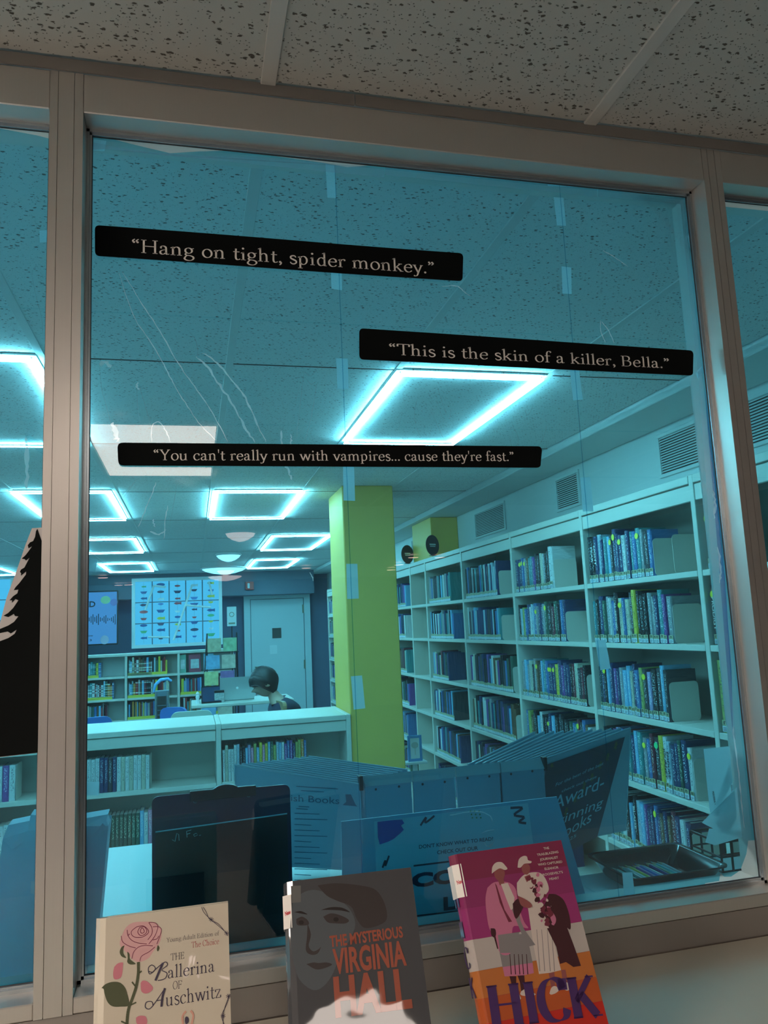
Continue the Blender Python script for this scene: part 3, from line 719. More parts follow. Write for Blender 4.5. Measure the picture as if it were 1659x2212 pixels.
tapes = [([(703, 354), (723, 357), (726, 428), (707, 427)], 0), ([(714, 570), (738, 572), (739, 627), (716, 624)], 0), ([(726, 774), (751, 775), (753, 840), (729, 840)], 0), ([(741, 1008), (765, 1008), (767, 1082), (742, 1081)], 1),
         ([(748, 1218), (772, 1218), (775, 1293), (750, 1294)], 1), ([(758, 1461), (782, 1459), (789, 1530), (764, 1533)], 1), ([(1196, 426), (1217, 427), (1223, 488), (1203, 487)], 1), ([(1213, 575), (1234, 578), (1235, 635), (1215, 634)], 1),
         ([(1231, 799), (1251, 800), (1259, 863), (1238, 865)], 2), ([(1253, 1031), (1275, 1031), (1282, 1104), (1259, 1105)], 2), ([(1285, 1384), (1308, 1382), (1319, 1444), (1297, 1448)], 2), ([(1344, 1885), (1366, 1884), (1371, 1932), (1348, 1934)], 2),
         ([(190, 1204), (211, 1208), (206, 1235), (190, 1231)], 0), ([(179, 1688), (215, 1689), (213, 1718), (179, 1719)], 0),
         ([(973, 371), (1039, 379), (1036, 384), (975, 377)], 1), ([(1183, 391), (1234, 393), (1234, 404), (1183, 402)], 1), ([(1524, 783), (1527, 792), (1508, 820), (1502, 806)], 2), ([(200, 300), (230, 304), (226, 327), (196, 325)], 0)]
for pts, s in tapes: on_film(pts, T, 'tape_strip', M['tape'], sheets[s])
on_film([(85, 498), (103, 497), (102, 523), (86, 524)], T, 'tape_strip', M['tape'], fl)
on_film([(67, 1904), (76, 1903), (75, 1932), (66, 1930)], T, 'tape_strip', M['tape'], fl)
on_film([(53, 935), (62, 960), (97, 985), (97, 940), (90, 955)], T, 'tape_strip', M['glint_crease_soft'], fl)
# hem strips where the film is doubled
on_film([(192, 306), (368, 337), (560, 338), (830, 364), (830, 384), (230, 322), (192, 324)], FY - .002, 'film_hem', M['hem'], sheets[0])
on_film([(832, 357), (1290, 402), (1290, 425), (832, 378)], FY - .002, 'film_hem', M['hem'], sheets[1])
on_film([(1292, 402), (1425, 424), (1497, 420), (1497, 430), (1470, 441), (1292, 425)], FY - .002, 'film_hem', M['hem'], sheets[2])
on_film([(1470, 441), (1497, 430), (1503, 590), (1528, 860), (1562, 1200), (1580, 1480), (1590, 1600), (1566, 1560), (1536, 1200), (1512, 850), (1490, 640)], FY - .002, 'film_hem', M['hem'], sheets[2])
on_film([(1518, 780), (1530, 800), (1543, 960), (1551, 1100), (1566, 1250), (1580, 1450), (1584, 1600), (1575, 1500), (1556, 1260), (1540, 1060), (1530, 940)], FY + .005, 'folded_edge', M['filmdark'], sheets[2])
def crease(pts, y, w, sheet, m='crease'):  # pale strip carrying the LED glint of a film fold in its colour
    P = px3(pts, y)
    # smooth the line, add a light wobble, and taper its ends
    Q = []
    for i in range(len(P) - 1):
        a_ = P[max(i - 1, 0)]; b_ = P[i]; c_ = P[i + 1]; d_ = P[min(i + 2, len(P) - 1)]
        for k in range(6):
            t = k / 6
            Q.append(0.5 * ((2 * b_) + (c_ - a_) * t + (2 * a_ - 5 * b_ + 4 * c_ - d_) * t * t + (3 * b_ - a_ - 3 * c_ + d_) * t ** 3))
    Q.append(P[-1])
    n = len(Q); V = []
    for i, q in enumerate(Q):
        d_ = Q[min(i + 1, n - 1)] - Q[max(i - 1, 0)]; d_.normalize()
        ww = w * (.25 + .75 * math.sin(PI * i / (n - 1)) ** .5) * random.uniform(.45, 1.3)
        nx = Vector((-d_.z, 0, d_.x)) * ww / 2
        j = Vector((random.uniform(-1, 1), 0, random.uniform(-1, 1))) * w * .35
        V += [q + nx + j, q - nx + j]
    MB().add(V, [(2 * i, 2 * i + 1, 2 * i + 3, 2 * i + 2) for i in range(n - 1)]).build('film_glint', M[m], sheet)
CA = lambda pts: [(x / 2, 450 + y / 2) for x, y in pts]
CB = lambda pts: [(830 + x / 2, 450 + y / 2) for x, y in pts]
CD = lambda pts: [(150 + x / 2.212, 1020 + y / 2.212) for x, y in pts]
cr = [(CA([(515, 280), (575, 460), (640, 560), (700, 660), (740, 740), (800, 840), (870, 940), (935, 1002)]), .0012, 0), (CA([(530, 275), (600, 390), (690, 530), (770, 670), (840, 770), (910, 870), (985, 1008)]), .0012, 0),
      (CA([(640, 570), (700, 690), (780, 780), (830, 840), (880, 900)]), .0006, 0), (CA([(590, 440), (690, 600), (760, 700), (800, 790)]), .0006, 0),
      (CA([(850, 640), (900, 690), (960, 780), (1020, 870), (1060, 950), (1100, 1010)]), .0028, 0), (CA([(875, 625), (930, 660), (1000, 740), (1060, 820), (1110, 930), (1150, 1010)]), .0022, 0), (CA([(810, 525), (840, 560), (855, 610), (850, 640)]), .0008, 0),
      (CA([(590, 755), (595, 850), (605, 930)]), .0010, 0), (CA([(600, 760), (630, 860), (650, 930)]), .0010, 0), (CA([(595, 750), (592, 775), (606, 780)]), .0022, 0), (CA([(1315, 705), (1300, 820), (1280, 1000)]), .0009, 0), (CA([(1370, 750), (1345, 900), (1315, 1010)]), .0009, 0),
      (CA([(1315, 705), (1340, 725), (1360, 708)]), .0010, 0), (CA([(1325, 740), (1345, 760), (1368, 745)]), .0010, 0), (CA([(430, 680), (440, 780), (480, 930), (495, 1010)]), .0009, 0), (CA([(655, 1008), (657, 940), (690, 924), (715, 960), (735, 1010)]), .0014, 0),
      (CA([(1218, 960), (1220, 1060), (1240, 1120), (1264, 1168)]), .0035, 0), (CA([(1256, 975), (1258, 1010), (1250, 1060)]), .0022, 0), (CA([(430, 675), (450, 666), (478, 682)]), .0050, 0), (CA([(485, 930), (500, 975), (515, 1010)]), .0050, 0),
      (CA([(440, 345), (460, 350), (470, 362)]), .0008, 0), (CB([(945, 182), (985, 205), (1050, 250)]), .0016, 2), (CB([(950, 185), (980, 222), (1010, 248)]), .0010, 2), (CB([(935, 485), (935, 530), (955, 580)]), .0012, 2), (CB([(938, 488), (970, 530), (993, 582)]), .0012, 2),
      (CB([(250, 338), (310, 335), (345, 360), (370, 378)]), .0014, 1), (CB([(835, 860), (843, 920), (850, 1000), (858, 1078)]), .0008, 2), (CB([(605, 870), (622, 892), (645, 850)]), .0010, 1), (CB([(150, 800), (130, 900), (165, 1015)]), .0006, 1),
      (CB([(225, 760), (255, 850), (280, 910), (290, 860)]), .0008, 1), (CB([(200, 870), (240, 960), (265, 1012)]), .0007, 1), (CB([(700, 940), (690, 985), (660, 1035)]), .0009, 1), (CB([(875, 715), (862, 760), (865, 800)]), .0008, 2), (CB([(1000, 700), (1015, 740), (1025, 765)]), .0008, 2),
      (CB([(540, 960), (560, 950), (580, 1000), (570, 1030)]), .0008, 1), (CD([(325, 30), (280, 80), (230, 130)]), .0008, 0), (CD([(415, 50), (375, 150), (330, 262)]), .0012, 0), (CD([(512, 55), (500, 140), (480, 245)]), .0008, 0), (CD([(400, 225), (402, 240), (408, 262)]), .0016, 0),
      (CD([(385, 282), (430, 296), (462, 274)]), .0020, 0), (CD([(470, 160), (458, 230), (452, 320)]), .0012, 0), (CD([(310, 50), (260, 120), (245, 160)]), .0006, 0), (CD([(1148, 480), (1160, 500), (1165, 520)]), .0012, 1),
      ([(1494, 452), (1489, 512), (1503, 590), (1516, 690)], .0030, 2), ([(1583, 1570), (1592, 1640), (1602, 1730), (1607, 1790)], .0022, 2), ([(1540, 1060), (1545, 1090), (1543, 1120)], .0040, 2), ([(1551, 1180), (1556, 1230), (1555, 1260)], .0035, 2)]
for pts, w, s in cr: crease(pts, FY - .003, w * 1.45, sheets[s], 'crease' if w >= .0012 else 'glint_crease_soft')
for k in range(26):       # fine pale lines spread over the middle of the film
    u, v_ = random.uniform(480, 1180), random.choice([random.uniform(820, 960), random.uniform(1020, 1060), random.uniform(860, 950)])
    L_ = random.uniform(12, 60); a_ = random.uniform(1.2, 1.9)
    crease([(u, v_), (u + math.cos(a_) * L_ * .5 + random.uniform(-4, 4), v_ + math.sin(a_) * L_ * .5), (u + math.cos(a_) * L_, v_ + math.sin(a_) * L_)], FY - .003, .0006, sheets[1 if at(u, v_, 1, FY).x > S1 else 0], 'glint_crease_soft')
crease([(58, 945), (60, 1000), (56, 1055)], FY - .003, .006, fl)
crease([(68, 590), (80, 650), (92, 700), (95, 800)], FY - .003, .0008, fl, 'glint_crease_soft')
# dotted rings of wrinkled film over the paper sign
for c in ([(970, 1762), (1000, 1756), (1030, 1752), (1058, 1762), (1062, 1775)], [(1040, 1800), (1055, 1794), (1070, 1792)], [(1045, 1822), (1058, 1828), (1070, 1812)]):
    crease(c, FY - .003, .0022, sheets[2], 'glint_crease_soft')

# ---------------------------------------------------------------- quote strips
def strip(c, txt, t0, t1, h, label, wav=0.0):
    (xa, za), (xb, zb), (xc, zc), (xd, zd) = c      # top-left, top-right, bottom-right, bottom-left
    o_ = empty('quote_strip', ((xa + xb) / 2, .047, zd), label=label, cat='sign', group='black quote strips on the glass')
    ox, oz = (xa + xb) / 2, zd
    top, bot = [], []
    n = 14; r = .008
    for k in range(n + 1):
        t = k / n
        x = xa + (xb - xa) * t; z = za + (zb - za) * t + wav * math.sin(t * 2 * PI) * .5
        top.append((x, z)); x2 = xd + (xc - xd) * t; z2 = zd + (zc - zd) * t + wav * math.sin(t * 2 * PI + .6) * .5
        bot.append((x2, z2))
    def corner(p, q, s):       # rounded corner at p between directions q, s
        out = []
        for k in range(5):
            t = k / 4
            a_ = Vector(p) + Vector(q) * r; b_ = Vector(p) + Vector(s) * r
            out.append(tuple((a_ * (1 - t) ** 2 + Vector(p) * 2 * t * (1 - t) + b_ * t * t)))
        return out
    pl = corner(top[0], (0, -1), (1, 0)) + top[1:-1] + corner(top[-1], (-1, 0), (0, -1)) + corner(bot[-1], (0, 1), (-1, 0)) + bot[1:-1][::-1] + corner(bot[0], (1, 0), (0, 1))
    MB().prism([(x - ox, -.0012, z - oz) for x, z in pl], (0, .0022, 0)).build('strip_board', M['signblack'], o_)
    m = MB()
    put_text(m, serif_text(txt), (t0[0] - ox, t0[1] - oz), (t1[0] - ox, t1[1] - oz), h, z=-.0017, plane='xz')
    m.build('lettering', M['letter'], o_)
def sp(u, v): p = at(u, v, 1, .0458); return (p.x, p.z)
strip([sp(205, 486), sp(1000, 547), sp(1000, 607), sp(205, 552)], '\u201cHang on tight, spider monkey.\u201d', sp(285, 545), sp(938, 592), .0235, 'top black strip with the quote about a spider monkey', .0012)
strip([sp(776, 709), sp(1497, 757), sp(1498, 811), sp(777, 776)], '\u201cThis is the skin of a killer, Bella.\u201d', sp(841, 766), sp(1446, 796), .0205, 'middle black strip at the right with the quote about a killer', .0006)
strip([sp(254, 956), sp(1170, 964), sp(1169, 1010), sp(255, 1005)], "\u201cYou can't really run with vampires... cause they're fast.\u201d", sp(332, 994), sp(1110, 996), .0172, 'lowest and longest black strip with the quote about vampires', .0)

# black spruce cut-out on the left window
def sq(u, v): p = at(u, v, 1, .044); return (p.x, .044, p.z)
tr = empty('tree_cutout', tuple(sq(40, 1630)), label='black spruce cut-out on a grey sheet taped to the left window', cat='decoration')
ox = Vector(sq(40, 1630))
sheet = [(69, 1141), (99, 1139), (97, 1160), (84, 1626), (0, 1636), (-170, 1655), (-170, 1640), (-120, 1560), (-60, 1450), (0, 1345), (14, 1292), (40, 1221), (55, 1177)]
MB().prism([Vector(sq(*p)) - ox for p in sheet], (0, .0006, 0)).build('backing_sheet', mat('grey_card', (0.48, 0.45, 0.44), .7), tr)
tp = [(268, 472), (258, 490), (252, 530), (238, 560), (215, 570), (199, 590), (205, 612), (230, 598), (200, 640), (180, 665), (155, 686), (178, 690), (186, 700), (212, 680), (175, 750), (150, 765), (143, 782), (152, 790), (150, 808), (188, 778), (186, 800), (140, 860), (112, 890), (99, 912), (132, 908), (125, 935), (95, 955), (68, 985), (88, 985), (86, 1002), (110, 975), (132, 985), (95, 1040), (60, 1075), (25, 1095), (60, 1105), (100, 1082), (108, 1098), (132, 1100), (100, 1140), (60, 1165), (0, 1190), (-10, 1222), (55, 1208), (78, 1222), (120, 1195), (105, 1225), (60, 1255), (-20, 1285), (-250, 1450), (-540, 2160), (0, 2106), (278, 2076), (300, 560), (285, 520)]
MB().prism([Vector(sq(x / 3.318, 1000 + y / 3.318)) - ox + Vector((0, -.0006, 0)) for x, y in tp], (0, .0005, 0)).build('spruce_shape', M['signblack'], tr)
# ---------------------------------------------------------------- bookcases
def shelfz_items(): pass
SH = [1.753, 1.462, 1.135, .838, .535, .22]
TOPZ = 2.135
def tall_bay(y0, y1, label, x0=1.935, x1=2.222, shelves=SH, top=TOPZ):
    """One bay of the tall case: its posts stand at y0 and y1, open side toward -x."""
    c = empty('tall_bookcase', (x0, y0, 0), label=label, cat='bookcase', group='bays of the tall bookcase on the right wall')
    w = y1 - y0; dx = x1 - x0; t = .028
    MB().box((0, -t / 2, 0), (dx, t / 2 - .0005, top), bev=.002).build('side_panel', M['case'], c)
    MB().box((dx - .008, t / 2, 0), (dx, w - t / 2, top - .03)).build('back_panel', M['caseback'], c)
    MB().box((-.001, t / 2, top - .035), (dx, w - t / 2, top - .002), bev=.002).build('top_board', M['case'], c)
    MB().box((.004, t / 2, top - .105), (.02, w - t / 2, top - .0405), bev=.002).build('fascia', M['case'], c)
    me = MB().box((.001, t / 2 + .001, -.024), (dx - .009, w - t / 2 - .001, 0), bev=.002).mesh('shelf', M['case'])
    for z in shelves + [.09]:
        o = bpy.data.objects.new('shelf', me); COL.objects.link(o); o.parent = c; o.location = (0, 0, z)
    MB().box((.02, t / 2, 0), (dx - .01, w - t / 2, .064)).build('plinth', M['case'], c)
    return c
DIV = [-.40, .52, 1.437, 2.355, 3.271, 4.20, 5.122, 5.60, 6.5, 7.4, 8.3, 9.2, 10.1]
BN = ['tall bay farthest right, seen past the right mullion', 'tall bay just right of the right mullion edge, nearest in the centre window', 'first whole tall bay from the right in the centre window', 'second whole tall bay from the right in the centre window',
      'third whole tall bay from the right in the centre window', 'fourth whole tall bay from the right in the centre window', 'narrow empty tall bay just right of the column', 'tall bay seen right beside the yellow column', 'tall bay hidden behind the yellow column',
      'tall bay just left of the yellow column', 'second tall bay left of the yellow column', 'third tall bay left of the yellow column']
DIV[0] = .13
for i in range(len(DIV) - 1): tall_bay(DIV[i], DIV[i + 1], BN[i])
c = MB().box((1.935, 10.1 - .014, 0), (2.222, 10.1 + .014, TOPZ), bev=.002).build('end_panel', M['case'], label='cream end panel closing the tall bookcase far left of the column', cat='panel')

# ---------------------------------------------------------------- books
PAL = {
 'black': ((.012, .014, .02), (.55, .6, .6)), 'charcoal': ((.05, .055, .065), (.7, .7, .7)), 'navy': ((.03, .05, .14), (.7, .75, .8)), 'blue': ((.06, .18, .42), (.8, .85, .9)), 'sky blue': ((.20, .50, .75), (.95, .95, .95)),
 'teal': ((.05, .28, .30), (.8, .9, .9)), 'green': ((.03, .11, .08), (.8, .85, .6)), 'lime': ((.40, .46, .14), (.1, .1, .1)), 'yellow': ((.75, .62, .08), (.1, .1, .1)), 'cream': ((.62, .60, .48), (.2, .18, .15)),
 'white': ((.74, .76, .76), (.12, .12, .15)), 'grey': ((.32, .34, .36), (.85, .85, .85)), 'red': ((.45, .05, .05), (.9, .85, .8)), 'maroon': ((.18, .03, .05), (.8, .7, .6)), 'purple': ((.20, .08, .30), (.85, .8, .9)),
 'pink': ((.70, .28, .42), (.95, .9, .9)), 'orange': ((.65, .26, .06), (.95, .9, .8)), 'brown': ((.16, .09, .05), (.75, .65, .5)), 'pale blue': ((.45, .60, .70), (.1, .15, .25)), 'lilac': ((.42, .36, .60), (.95, .95, .95))}
M['pages'] = mat('book_pages', (.42, .40, .36), .9)
SM = {k: spine_mat('jacket_' + k.replace(' ', '_'), c, i) for k, (c, i) in PAL.items()}
def book_shape(mb, mi=0, pi=1):
    prof = [(0, .06), (.1, .02), (.3, .004), (.5, 0), (.7, .004), (.9, .02), (1, .06)]
    b = .07
    out = prof + [(1, 1), (1 - b, 1), (1 - b, .1), (b, .1), (b, 1), (0, 1)]
    n = len(out)
    vs = [(x, y, 0) for x, y in out] + [(x, y, 1) for x, y in out]
    mb.add(vs, [list(range(n))[::-1], [n + i for i in range(n)]], mi)
    mb.add(vs, [(i, (i + 1) % n, n + (i + 1) % n, n + i) for i in range(n)], mi)
    mb.box((b, .1, .015), (1 - b, .975, .985), pi)
    return mb
BM = {k: book_shape(MB()).mesh('book_' + k.replace(' ', '_'), [SM[k], M['pages']]) for k in PAL}
M['calllabel'] = mat('call_label', (.72, .76, .85), .4); M['genre'] = mat('genre_label', (.50, .46, .26), .4); M['dot'] = mat('yellow_dot', (.85, .80, .05), .4); M['green_dot'] = mat('green_dot', (.05, .7, .25), .4)
def sticker(z0, z1, m, marks):
    mb = MB().box((.08, -.012, z0), (.92, .0, z1))
    for (a, b, c_, d_) in marks: mb.box((a, -.016, b), (c_, -.012, d_), 1)
    return mb.mesh('label', [m, M['ink']])
CL = sticker(.015, .095, M['calllabel'], [(.2, .065, .75, .072), (.2, .045, .8, .052), (.2, .027, .6, .034)])
GL = sticker(.10, .175, M['genre'], [(.3, .115, .42, .16), (.3, .15, .7, .16), (.58, .115, .7, .16)])
def disc_mesh(m):
    mb = MB(); pts = [(.5 + .42 * math.cos(2 * PI * k / 12), -.012, .84 + .062 * math.sin(2 * PI * k / 12)) for k in range(12)]
    mb.prism(pts, (0, .012, 0)); return mb.mesh('dot', [m])
DM = disc_mesh(M['dot']); GDM = disc_mesh(M['green_dot'])
ORD = ['first', 'second', 'third', 'fourth', 'fifth', 'sixth', 'seventh', 'eighth', 'ninth', 'tenth', 'eleventh', 'twelfth', '13th', '14th', '15th', '16th', '17th', '18th', '19th', '20th', '21st', '22nd', '23rd', '24th', '25th', '26th', '27th', '28th', '29th', '30th', '31st', '32nd', '33rd', '34th', '35th', '36th', '37th', '38th', '39th', '40th']
NB = [0]
def one_book(colour, p, rz, w, dpt, h, label, group, stickers=True, dot=0, title=None, lean=0.0):
    o = bpy.data.objects.new('book', BM[colour]); COL.objects.link(o)
    o.location = p; o.rotation_euler = (0, lean, rz) if not rz else (lean, 0, rz); o.scale = (w, dpt, h)
    o.rotation_euler = (0, 0, rz)
    tag(o, label, 'book', group)
    if stickers:
        a = bpy.data.objects.new('call_label', CL); COL.objects.link(a); a.parent = o
        g = bpy.data.objects.new('genre_label', GL); COL.objects.link(g); g.parent = o
    if dot:
        a = bpy.data.objects.new('round_sticker', DM if dot == 1 else GDM); COL.objects.link(a); a.parent = o
    if title:
        mb = MB(); T = sans_text(title, .02)
        xs = [v[0] for v in T[0]]; L = max(xs) - min(xs)
        out = []
        for x, y in T[0]: out.append((.24 + y / .73 * .5, -.012, .80 - (x - min(xs)) / L * min(.56, .085 * len(title))))
        mb.add(out, T[1]); mb.build('spine_title', M['letter' if colour not in ('white', 'cream', 'yellow', 'lime', 'sky blue', 'pale blue') else 'ink'], o)
    NB[0] += 1
    return o
DARKS = ['black', 'navy', 'charcoal', 'black', 'blue', 'grey', 'teal', 'navy', 'white', 'black', 'blue', 'maroon', 'sky blue', 'navy', 'brown', 'purple', 'green', 'charcoal', 'black', 'grey', 'navy', 'charcoal', 'cream']
MID = ['blue', 'navy', 'grey', 'white', 'pale blue', 'black', 'teal', 'charcoal', 'sky blue', 'navy', 'blue', 'navy', 'black', 'grey']
shelfname = ['top shelf', 'second shelf', 'third shelf', 'fourth shelf', 'fifth shelf', 'sixth shelf']
def row_right(y_far, y_near, si, bay, rnd, pal, hr, wr, custom=None, group='books in the tall bookcase'):
    """Books from the far post toward the near one, spines toward the room."""
    y = y_far; k = 0
    z = SH[si]
    while True:
        w = rnd.uniform(*wr); 
        if y - w < y_near: break
        col = rnd.choice(pal); h = rnd.uniform(*hr); title = None; dot = 1 if rnd.random() < .12 else 0
        if custom and k in custom:
            cu = custom[k]; col = cu[0]; title = cu[1]; w = cu[2] if len(cu) > 2 else w; h = cu[3] if len(cu) > 3 else h; dot = cu[4] if len(cu) > 4 else dot
        lab = '%s%s book, %s from left, %s, %s' % (col, ' titled' if title else '', ORD[k], shelfname[si], bay)
        one_book(col, (1.948 + rnd.uniform(0, .008), y, z + .0005), -PI / 2, w - .0008, rnd.uniform(.135, .155), h, lab, group, True, dot, title)
        y -= w; k += 1
    return y
def bookend(p, rz, label, hh=.16, dd=.14):
    o = empty('bookend', p, rz, label=label, cat='bookend', group='pale metal bookends on the shelves')
    pl = rbox((0, 0, dd, hh, .018))
    MB().prism([(0, x, z_) for x, z_ in pl], (.0016, 0, 0)).build('upright_plate', M['case'], o)
    MB().box((.0017, .01, .0), (.06, dd - .01, .0012)).build('foot_plate', M['case'], o)
    return o
bay2, bay3, bay1 = 'first whole tall bay from right', 'second whole tall bay from right', 'tall bay cut by the right mullion'
rnd = random.Random(11)
fillB = [1.765, 1.66, 1.735, 1.62, 1.70]
cusB = [{1: ('black', 'FEAR', .034, .225), 2: ('navy', 'LIGHT', .033, .23), 3: ('pale blue', None, .03, .235), 8: ('navy', None, .03, .245, 1)},
        {1: ('black', None, .03, .21), 7: ('black', 'THIS HIDEOUS HEART', .032, .235), 9: ('blue', None, .026), 12: ('yellow', None, .03, .24)},
        {2: ('black', None, .03), 3: ('sky blue', None, .026, .21), 4: ('navy', None, .032, .23), 9: ('sky blue', None, .026), 10: ('cream', None, .024), 13: ('lime', None, .026), 15: ('lilac', None, .03), 16: ('black', None, .045, .215)},
        {4: ('lilac', None, .025), 6: ('red', None, .03), 7: ('teal', None, .03), 9: ('sky blue', None, .03), 11: ('grey', None, .03), 14: ('charcoal', None, .035, .22, 2), 15: ('yellow', None, .028, .23), 16: ('white', 'JOURNEY', .028), 17: ('pale blue', 'ENDURE', .028)},
        {2: ('green', None, .03), 4: ('white', None, .035, .23), 5: ('black', None, .04), 7: ('black', 'BLADE', .03), 8: ('pale blue', None, .03)}]
for s_ in range(5):
    ye = row_right(2.336, fillB[s_], s_, bay2, rnd, DARKS if s_ != 0 else MID + DARKS[:8], (.195, .235) if s_ != 0 else (.20, .24), (.023, .036), cusB[s_])
    bookend((1.958, ye - .004, SH[s_]), -PI / 2, 'pale bookend closing the %s of the first whole tall bay' % shelfname[s_], .165)
    bookend((1.958, ye - .145, SH[s_]), -PI / 2, 'second pale bookend on the %s of the first whole tall bay' % shelfname[s_], .165) if s_ in (0,) else None
fillC = [2.76, 2.64, 2.46, 2.46, 2.6]
cusC = [{0: ('navy', None, .045, .20), 1: ('navy', None, .04, .2, 1), 2: ('blue', None, .03, .205, 1), 3: ('grey', None, .03, .2, 1)},
        {1: ('pale blue', None, .03), 2: ('lime', None, .03), 3: ('blue', None, .03), 13: ('black', None, .05, .21)},
        {1: ('sky blue', None), 4: ('cream', None), 12: ('navy', None, .03, .2, 1), 13: ('navy', None, .03, .2, 1), 14: ('navy', None, .03, .2, 1), 15: ('yellow', None, .04, .2)},
        {1: ('lime', None, .03, .21), 6: ('white', None, .035)}, {}]
for s_ in range(4):
    ye = row_right(3.252, fillC[s_], s_, bay3, rnd, MID + DARKS if s_ < 2 else DARKS, (.185, .225), (.024, .036), cusC[s_])
    if s_ == 0:
        o = one_book('white', (1.95, ye, SH[0] + .0005), -PI / 2, .045, .15, .235, 'white book lettered BOY, last on the top shelf, second whole tall bay', 'books in the tall bookcase', True, 0, None)
        mb = MB(); T = sans_text('BOY', .02); xs = [v[0] for v in T[0]]
        mb.add([(1.004, .18 + (x - min(xs)) / (max(xs) - min(xs)) * .62, .42 + y_ / .73 * .14) for x, y_ in T[0]], T[1]); mb.build('cover_title', M['ink'], o)
        ye -= .047
    bookend((1.958, ye - .004, SH[s_]), -PI / 2, 'pale bookend closing the %s of the second whole tall bay' % shelfname[s_], .16)
cusA = [{0: ('white', None, .03, .235, 1), 1: ('white', None, .034, .24, 1), 2: ('black', None, .025, .2, 0), 3: ('cream', None, .034, .24, 1)}, {0: ('charcoal', 'PRODIGY', .034, .23, 1), 1: ('white', 'CHAMPION', .036, .235, 1), 2: ('navy', None, .03, .235, 1)}, {0: ('lime', None, .045, .27), 1: ('blue', None, .045, .24)}, {}, {}]
for s_ in range(4):
    row_right(1.418 if s_ != 0 else 1.40, 1.26, s_, bay1, rnd, MID, (.20, .24), (.03, .036), cusA[s_])
for s_ in (0, 1):
    row_right(.48, .33, s_, 'tall bay past the right mullion', rnd, MID, (.20, .24), (.03, .036))
# fourth and fifth bays
bayD = 'third whole tall bay'
fillD = [3.55, 3.55, 3.42, 3.42]
for s_ in range(4):
    ye = fillD[s_]
    bookend((1.958, ye - .004, SH[s_]), -PI / 2, 'pale bookend closing the %s of the third whole tall bay' % shelfname[s_], .16)
# everything farther away than that: one mass
mats_f = [SM[k] for k in PAL] + [M['pages'], M['calllabel'], M['genre']]; keys = list(PAL)
mb = MB()
def far_book(M4, col):
    mb.M = M4; book_shape(mb, keys.index(col), len(keys))
    mb.box((.08, -.012, .015), (.92, 0, .095), len(keys) + 1); mb.box((.08, -.012, .1), (.92, 0, .175), len(keys) + 2); mb.M = None
def far_row(y_far, y_near, z, pal, hr):
    y = y_far
    while y - .03 > y_near:
        w = rnd.uniform(.026, .036)
        far_book(Matrix.Translation((1.955, y, z)) @ Matrix.Rotation(-PI / 2, 4, 'Z') @ Matrix.Diagonal((w, .145, rnd.uniform(*hr), 1)), rnd.choice(pal)); y -= w
for s_ in range(6):
    far_row(5.10, 5.10 - [.58, .6, .42, .5, .6, .5][s_], SH[s_], MID if s_ < 2 else DARKS, (.19, .23))
    for b in range(7, 12): far_row(DIV[b + 1] - .02, DIV[b] + rnd.uniform(.15, .4), SH[s_], DARKS, (.19, .23))
    if s_ == 5: far_row(4.182, 3.5, SH[5], DARKS, (.19, .22)); far_row(3.252, 2.9, SH[5], DARKS, (.19, .22))
for s_ in (4,): far_row(4.182, 3.5, SH[4], DARKS, (.19, .22)); far_row(3.252, 2.6, SH[4], DARKS, (.19, .22))
for s_ in range(4): far_row(4.182, fillD[s_], SH[s_], MID if s_ < 2 else DARKS, (.19, .23))
mb.build('distant_books', mats_f, kind='stuff', label='rows of small distant books in the far tall bays', cat='books')
# magazines lying flat low in the second whole bay
for k in range(6):
    w = .20 + .01 * (k % 3)
    o = MB().box((0, 0, 0), (.24, w, .012), bev=.002).build('magazine', M['white' if k % 2 else 'case'], label='magazine lying flat, %s from the top of the low stack beside the black tray' % ORD[5 - k], cat='magazine', group='flat magazines in the low shelf')
    o.location = (1.955 + .006 * (k % 2), 2.40 + .004 * k, .0915 + .0135 * k)

# ---------------------------------------------------------------- low island bookcases
LF, LB, LT = 3.75, 4.31, 1.04
def low_case(x0, x1, label):
    c = empty('low_bookcase', (x0, LF, 0), label=label, cat='bookcase', group='low bookcases of the island')
    w = x1 - x0; t = .03; dd = LB - LF
    MB().box((0, 0, 0), (t, dd, LT + .002), bev=.003).build('side_panel', M['case'], c)
    MB().box((w - .0005 - (t if x1 > .9 else 0), 0, 0), (w - .0005 - (t if x1 > .9 else 0) + (t if x1 > .9 else .0004), dd, LT + .002), bev=.003).build('side_panel', M['case'], c) if x1 > .9 else None
    e = w - (t if x1 > .9 else 0) - .001
    MB().box((t + .001, 0, LT - .032), (e, dd, LT), bev=.003).build('top_board', M['case'], c)
    MB().box((t + .001, .012, LT - .10), (e, .03, LT - .036), bev=.002).build('fascia', M['case'], c)
    MB().box((t + .001, .27, .02), (e, .285, LT - .034)).build('back_panel', M['caseback'], c)
    for z in (.695, .375, .07):
        MB().box((t + .001, .004, z - .028), (e, .268, z), bev=.002).build('shelf', M['case'], c)
        MB().box((t + .001, .287, z - .028), (e, dd - .004, z), bev=.002).build('shelf', M['case'], c)
    return c
low_case(.135, .974, 'low cream bookcase ending at the yellow column')
low_case(-.74, .134, 'low cream bookcase left of the joint, behind the clipboard')
low_case(-1.62, -.741, 'low cream bookcase seen through the left window')
def row_low(x0, x1, z, seq, wr, hr, what, group, y=LF + .012, stick=False):
    x = x0; k = 0
    while x < x1 - wr[0]:
        w = rnd.uniform(*wr)
        col = seq[k % len(seq)]
        h = rnd.uniform(*hr)
        one_book(col, (x, y + rnd.uniform(0, .004), z + .0005), 0, w - .0006, rnd.uniform(.125, .14), h, '%s book, %s from left, %s' % (col, ORD[k], what), group, stick, 0)
        x += w; k += 1
    return x
WH = ['white'] * 4
